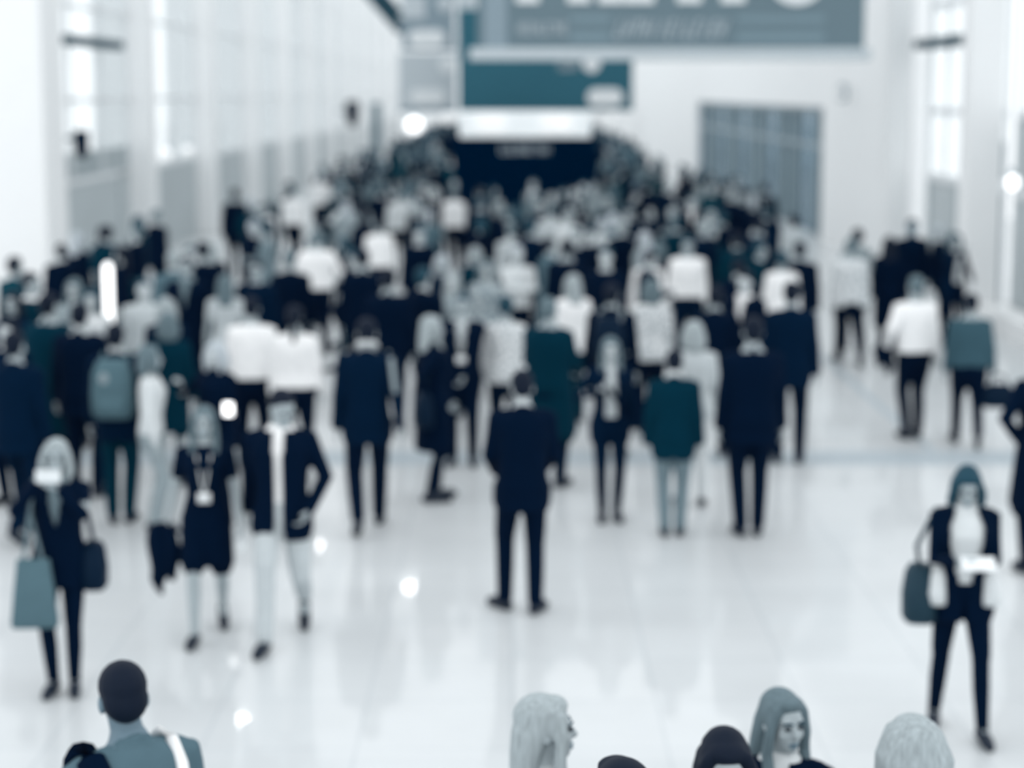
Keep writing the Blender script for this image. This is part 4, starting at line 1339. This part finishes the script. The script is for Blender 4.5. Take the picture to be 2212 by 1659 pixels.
def free(x, y, gap):
    px = PW / 2 + FPX * x / (y * math.cos(PITCH) + (CAM_H - 1.4) * math.sin(PITCH))
    if any(abs(px - a) < w and .62 * d < y < d for a, d, w in CLEAR):
        return False
    return all((x - a) ** 2 + (y - b_) ** 2 > gap * gap for a, b_ in occupied)


spots = []
tries = 0
r3 = random.Random(5)
def zone(y0, y1, xa, xb, n, gap):
    c = t = 0
    while c < n and t < 6000:
        t += 1
        y = y0 + (y1 - y0) * r3.random()
        x = xa + (xb - xa) * r3.random()
        if y > 45.5 and -.030 * y - .2 < x < .0438 * y + .2:
            continue
        if free(x, y, gap):
            occupied.append((x, y)); spots.append((x, y)); c += 1


zone(24.0, 34.0, -4.6, 3.9, 34, .78)
zone(34.0, 46.0, -5.3, 5.3, 64, .72)
zone(46.0, 66.0, -5.3, 5.4, 66, .78)
zone(66.0, 80.0, -5.3, 5.4, 24, .85)
zone(26.0, 34.0, -6.9, -4.6, 7, .75)

DARK = ['ink', 'ink', 'navy', 'navy', 'teal', 'ink', 'petrol']
MID = ['slate', 'steel', 'grey']
PALE = ['pale', 'light', 'white', 'print']
WORD = {'ink': 'black', 'navy': 'navy', 'teal': 'dark teal', 'petrol': 'petrol blue', 'slate': 'slate', 'steel': 'mid grey', 'grey': 'grey', 'pale': 'pale grey', 'light': 'pale', 'white': 'white', 'print': 'pale print'}
HWORD = {'black': 'black', 'brown': 'dark', 'ash': 'ash', 'blonde': 'fair', 'grey': 'grey'}
TWORD = {'jacket': 'jacket', 'coat': 'coat', 'shirt': 'shirt', 'blouse': 'blouse'}


def setmat(o, m):
    o.material_slots[0].link = 'OBJECT'
    o.material_slots[0].material = MATS[m]


used = set()
for n, (x, y) in enumerate(spots):
    i = r3.randrange(len(PROTO))
    src, sp = PROTO[i]
    if i in used:
        o = src.copy(); COL.objects.link(o)
        kids = []
        for c in src.children:
            d = c.copy(); COL.objects.link(d); d.parent = o; kids.append(d)
    else:
        used.add(i)
        o, kids = src, list(src.children)
    rot = r3.choice([0, 0, 0, 180, 180, 150, 210, 30, -30, 80, -80]) + r3.uniform(-18, 18)
    o.location = (x, y, 0)
    o.rotation_euler = (0, 0, math.radians(rot))
    sc_ = r3.uniform(.95, 1.04)
    o.scale = (sc_, sc_, sc_)
    u = r3.random()
    ud = .72 if y < 34 else .74 if y < 46 and x < 2 else .86
    tc_ = r3.choice(DARK) if u < ud else r3.choice(MID) if u < ud + .12 else r3.choice(PALE)
    if sp['top'] in ('jacket', 'coat') and tc_ in PALE:
        tc_ = r3.choice(MID)
    hc = r3.choice(['black', 'black', 'brown', 'brown', 'ash', 'blonde', 'grey'] if y < 46 else ['black', 'black', 'brown', 'brown', 'ash'])
    setmat(o, 'skin_' + r3.choice(['fair', 'fair', 'mid'] if y < 46 else ['mid', 'mid', 'deep']))
    bc = r3.choice(['ink', 'ink', 'navy', 'teal'])
    for c in kids:
        st = c.name.split('.')[0]
        if st in ('jacket', 'coat') or (st == 'shirt' and sp['top'] in ('shirt', 'blouse')): setmat(c, 'cloth_' + tc_)
        elif st == 'trousers': setmat(c, 'cloth_' + bc)
        elif st == 'hair': setmat(c, 'hair_' + hc)
    back = abs(((rot + 180) % 360) - 180)
    way = 'from behind' if back < 50 else 'facing forward' if back > 130 else 'in profile'
    px = x / y * FPX + PW / 2
    side = 'left' if x < 0 else 'right'
    if y > 62: where = 'far end, %s of booth' % side
    elif y > 45.5: where = 'beside the booth, %s side' % side
    elif y > 34: where = 'before the booth, ' + ('towards left piers' if px < 880 else 'towards hall entrance' if px > 1330 else 'in the middle')
    else: where = 'mid crowd, ' + ('at left' if px < 760 else 'at right' if px > 1300 else 'at centre')
    lab = '%s haired person in %s %s %s, %s' % (HWORD[hc], WORD[tc_], TWORD[sp['top']], way, where)
    tag(o, lab, 'person', lab[:110])
for i, (src, sp) in enumerate(PROTO):
    if i not in used:
        for c in list(src.children): bpy.data.objects.remove(c)
        bpy.data.objects.remove(src)

# the uncountable far end of the crowd: one object
FAR_M = ['skin_deep', 'cloth_ink', 'cloth_navy', 'cloth_teal', 'cloth_slate', 'cloth_grey', 'hair_black', 'hair_brown', 'hair_ash', 'shoe_black']
lib = []
roots = [person(0, 0, h=1.66 if sp['female'] else 1.78, vx=.045, **sp) for sp in specs[:5]]
bpy.context.view_layer.update()
run_jobs()
for P_ in roots:
    parts = []
    for o in [P_['root']] + list(P_['root'].children):
        st = o.name.split('.')[0]
        me = o.data
        co = np.empty(len(me.vertices) * 3); me.vertices.foreach_get('co', co)
        parts.append((st, co.reshape(-1, 3), [tuple(p.vertices) for p in me.polygons]))
    lib.append(parts)
    for o in list(P_['root'].children) + [P_['root']]:
        bpy.data.objects.remove(o)
V, FF, MI, nv = [], [], [], 0
for k in range(190):
    y = 80 + 66 * r3.random() ** 1.1
    x = r3.uniform(-5.4, 5.4)
    if -.030 * y < x < .0438 * y - .3:
        x = r3.choice([-5.3 + r3.random() * 2.2, 5.3 - r3.random() * 1.0])
    a = r3.choice([0, PI, .4, -.4, PI + .5]) + r3.uniform(-.3, .3)
    tc_ = r3.choice([1, 1, 2, 2, 3, 3, 4]); hc = r3.choice([6, 6, 7, 8])
    k_ = r3.uniform(.95, 1.04)
    for st, co, fs in r3.choice(lib):
        q = co * k_
        V.append(np.stack([x + q[:, 0] * math.cos(a) - q[:, 1] * math.sin(a), y + q[:, 0] * math.sin(a) + q[:, 1] * math.cos(a), q[:, 2]], 1))
        FF += [tuple(i + nv for i in f) for f in fs]
        MI += [0 if st == 'person' else 9 if st == 'shoe' else hc if st == 'hair' else 1 if st == 'trousers' else tc_] * len(fs)
        nv += len(co)
me = bpy.data.meshes.new('distant_crowd')
me.from_pydata(np.concatenate(V).tolist(), [], FF)
for m in FAR_M:
    me.materials.append(MATS[m])
me.polygons.foreach_set('material_index', MI)
me.polygons.foreach_set('use_smooth', [True] * len(FF))
o = bpy.data.objects.new('distant_crowd', me)
COL.objects.link(o)
tag(o, 'dark blurred mass of people at the far end of the hall behind the booth', 'crowd', kind='stuff')
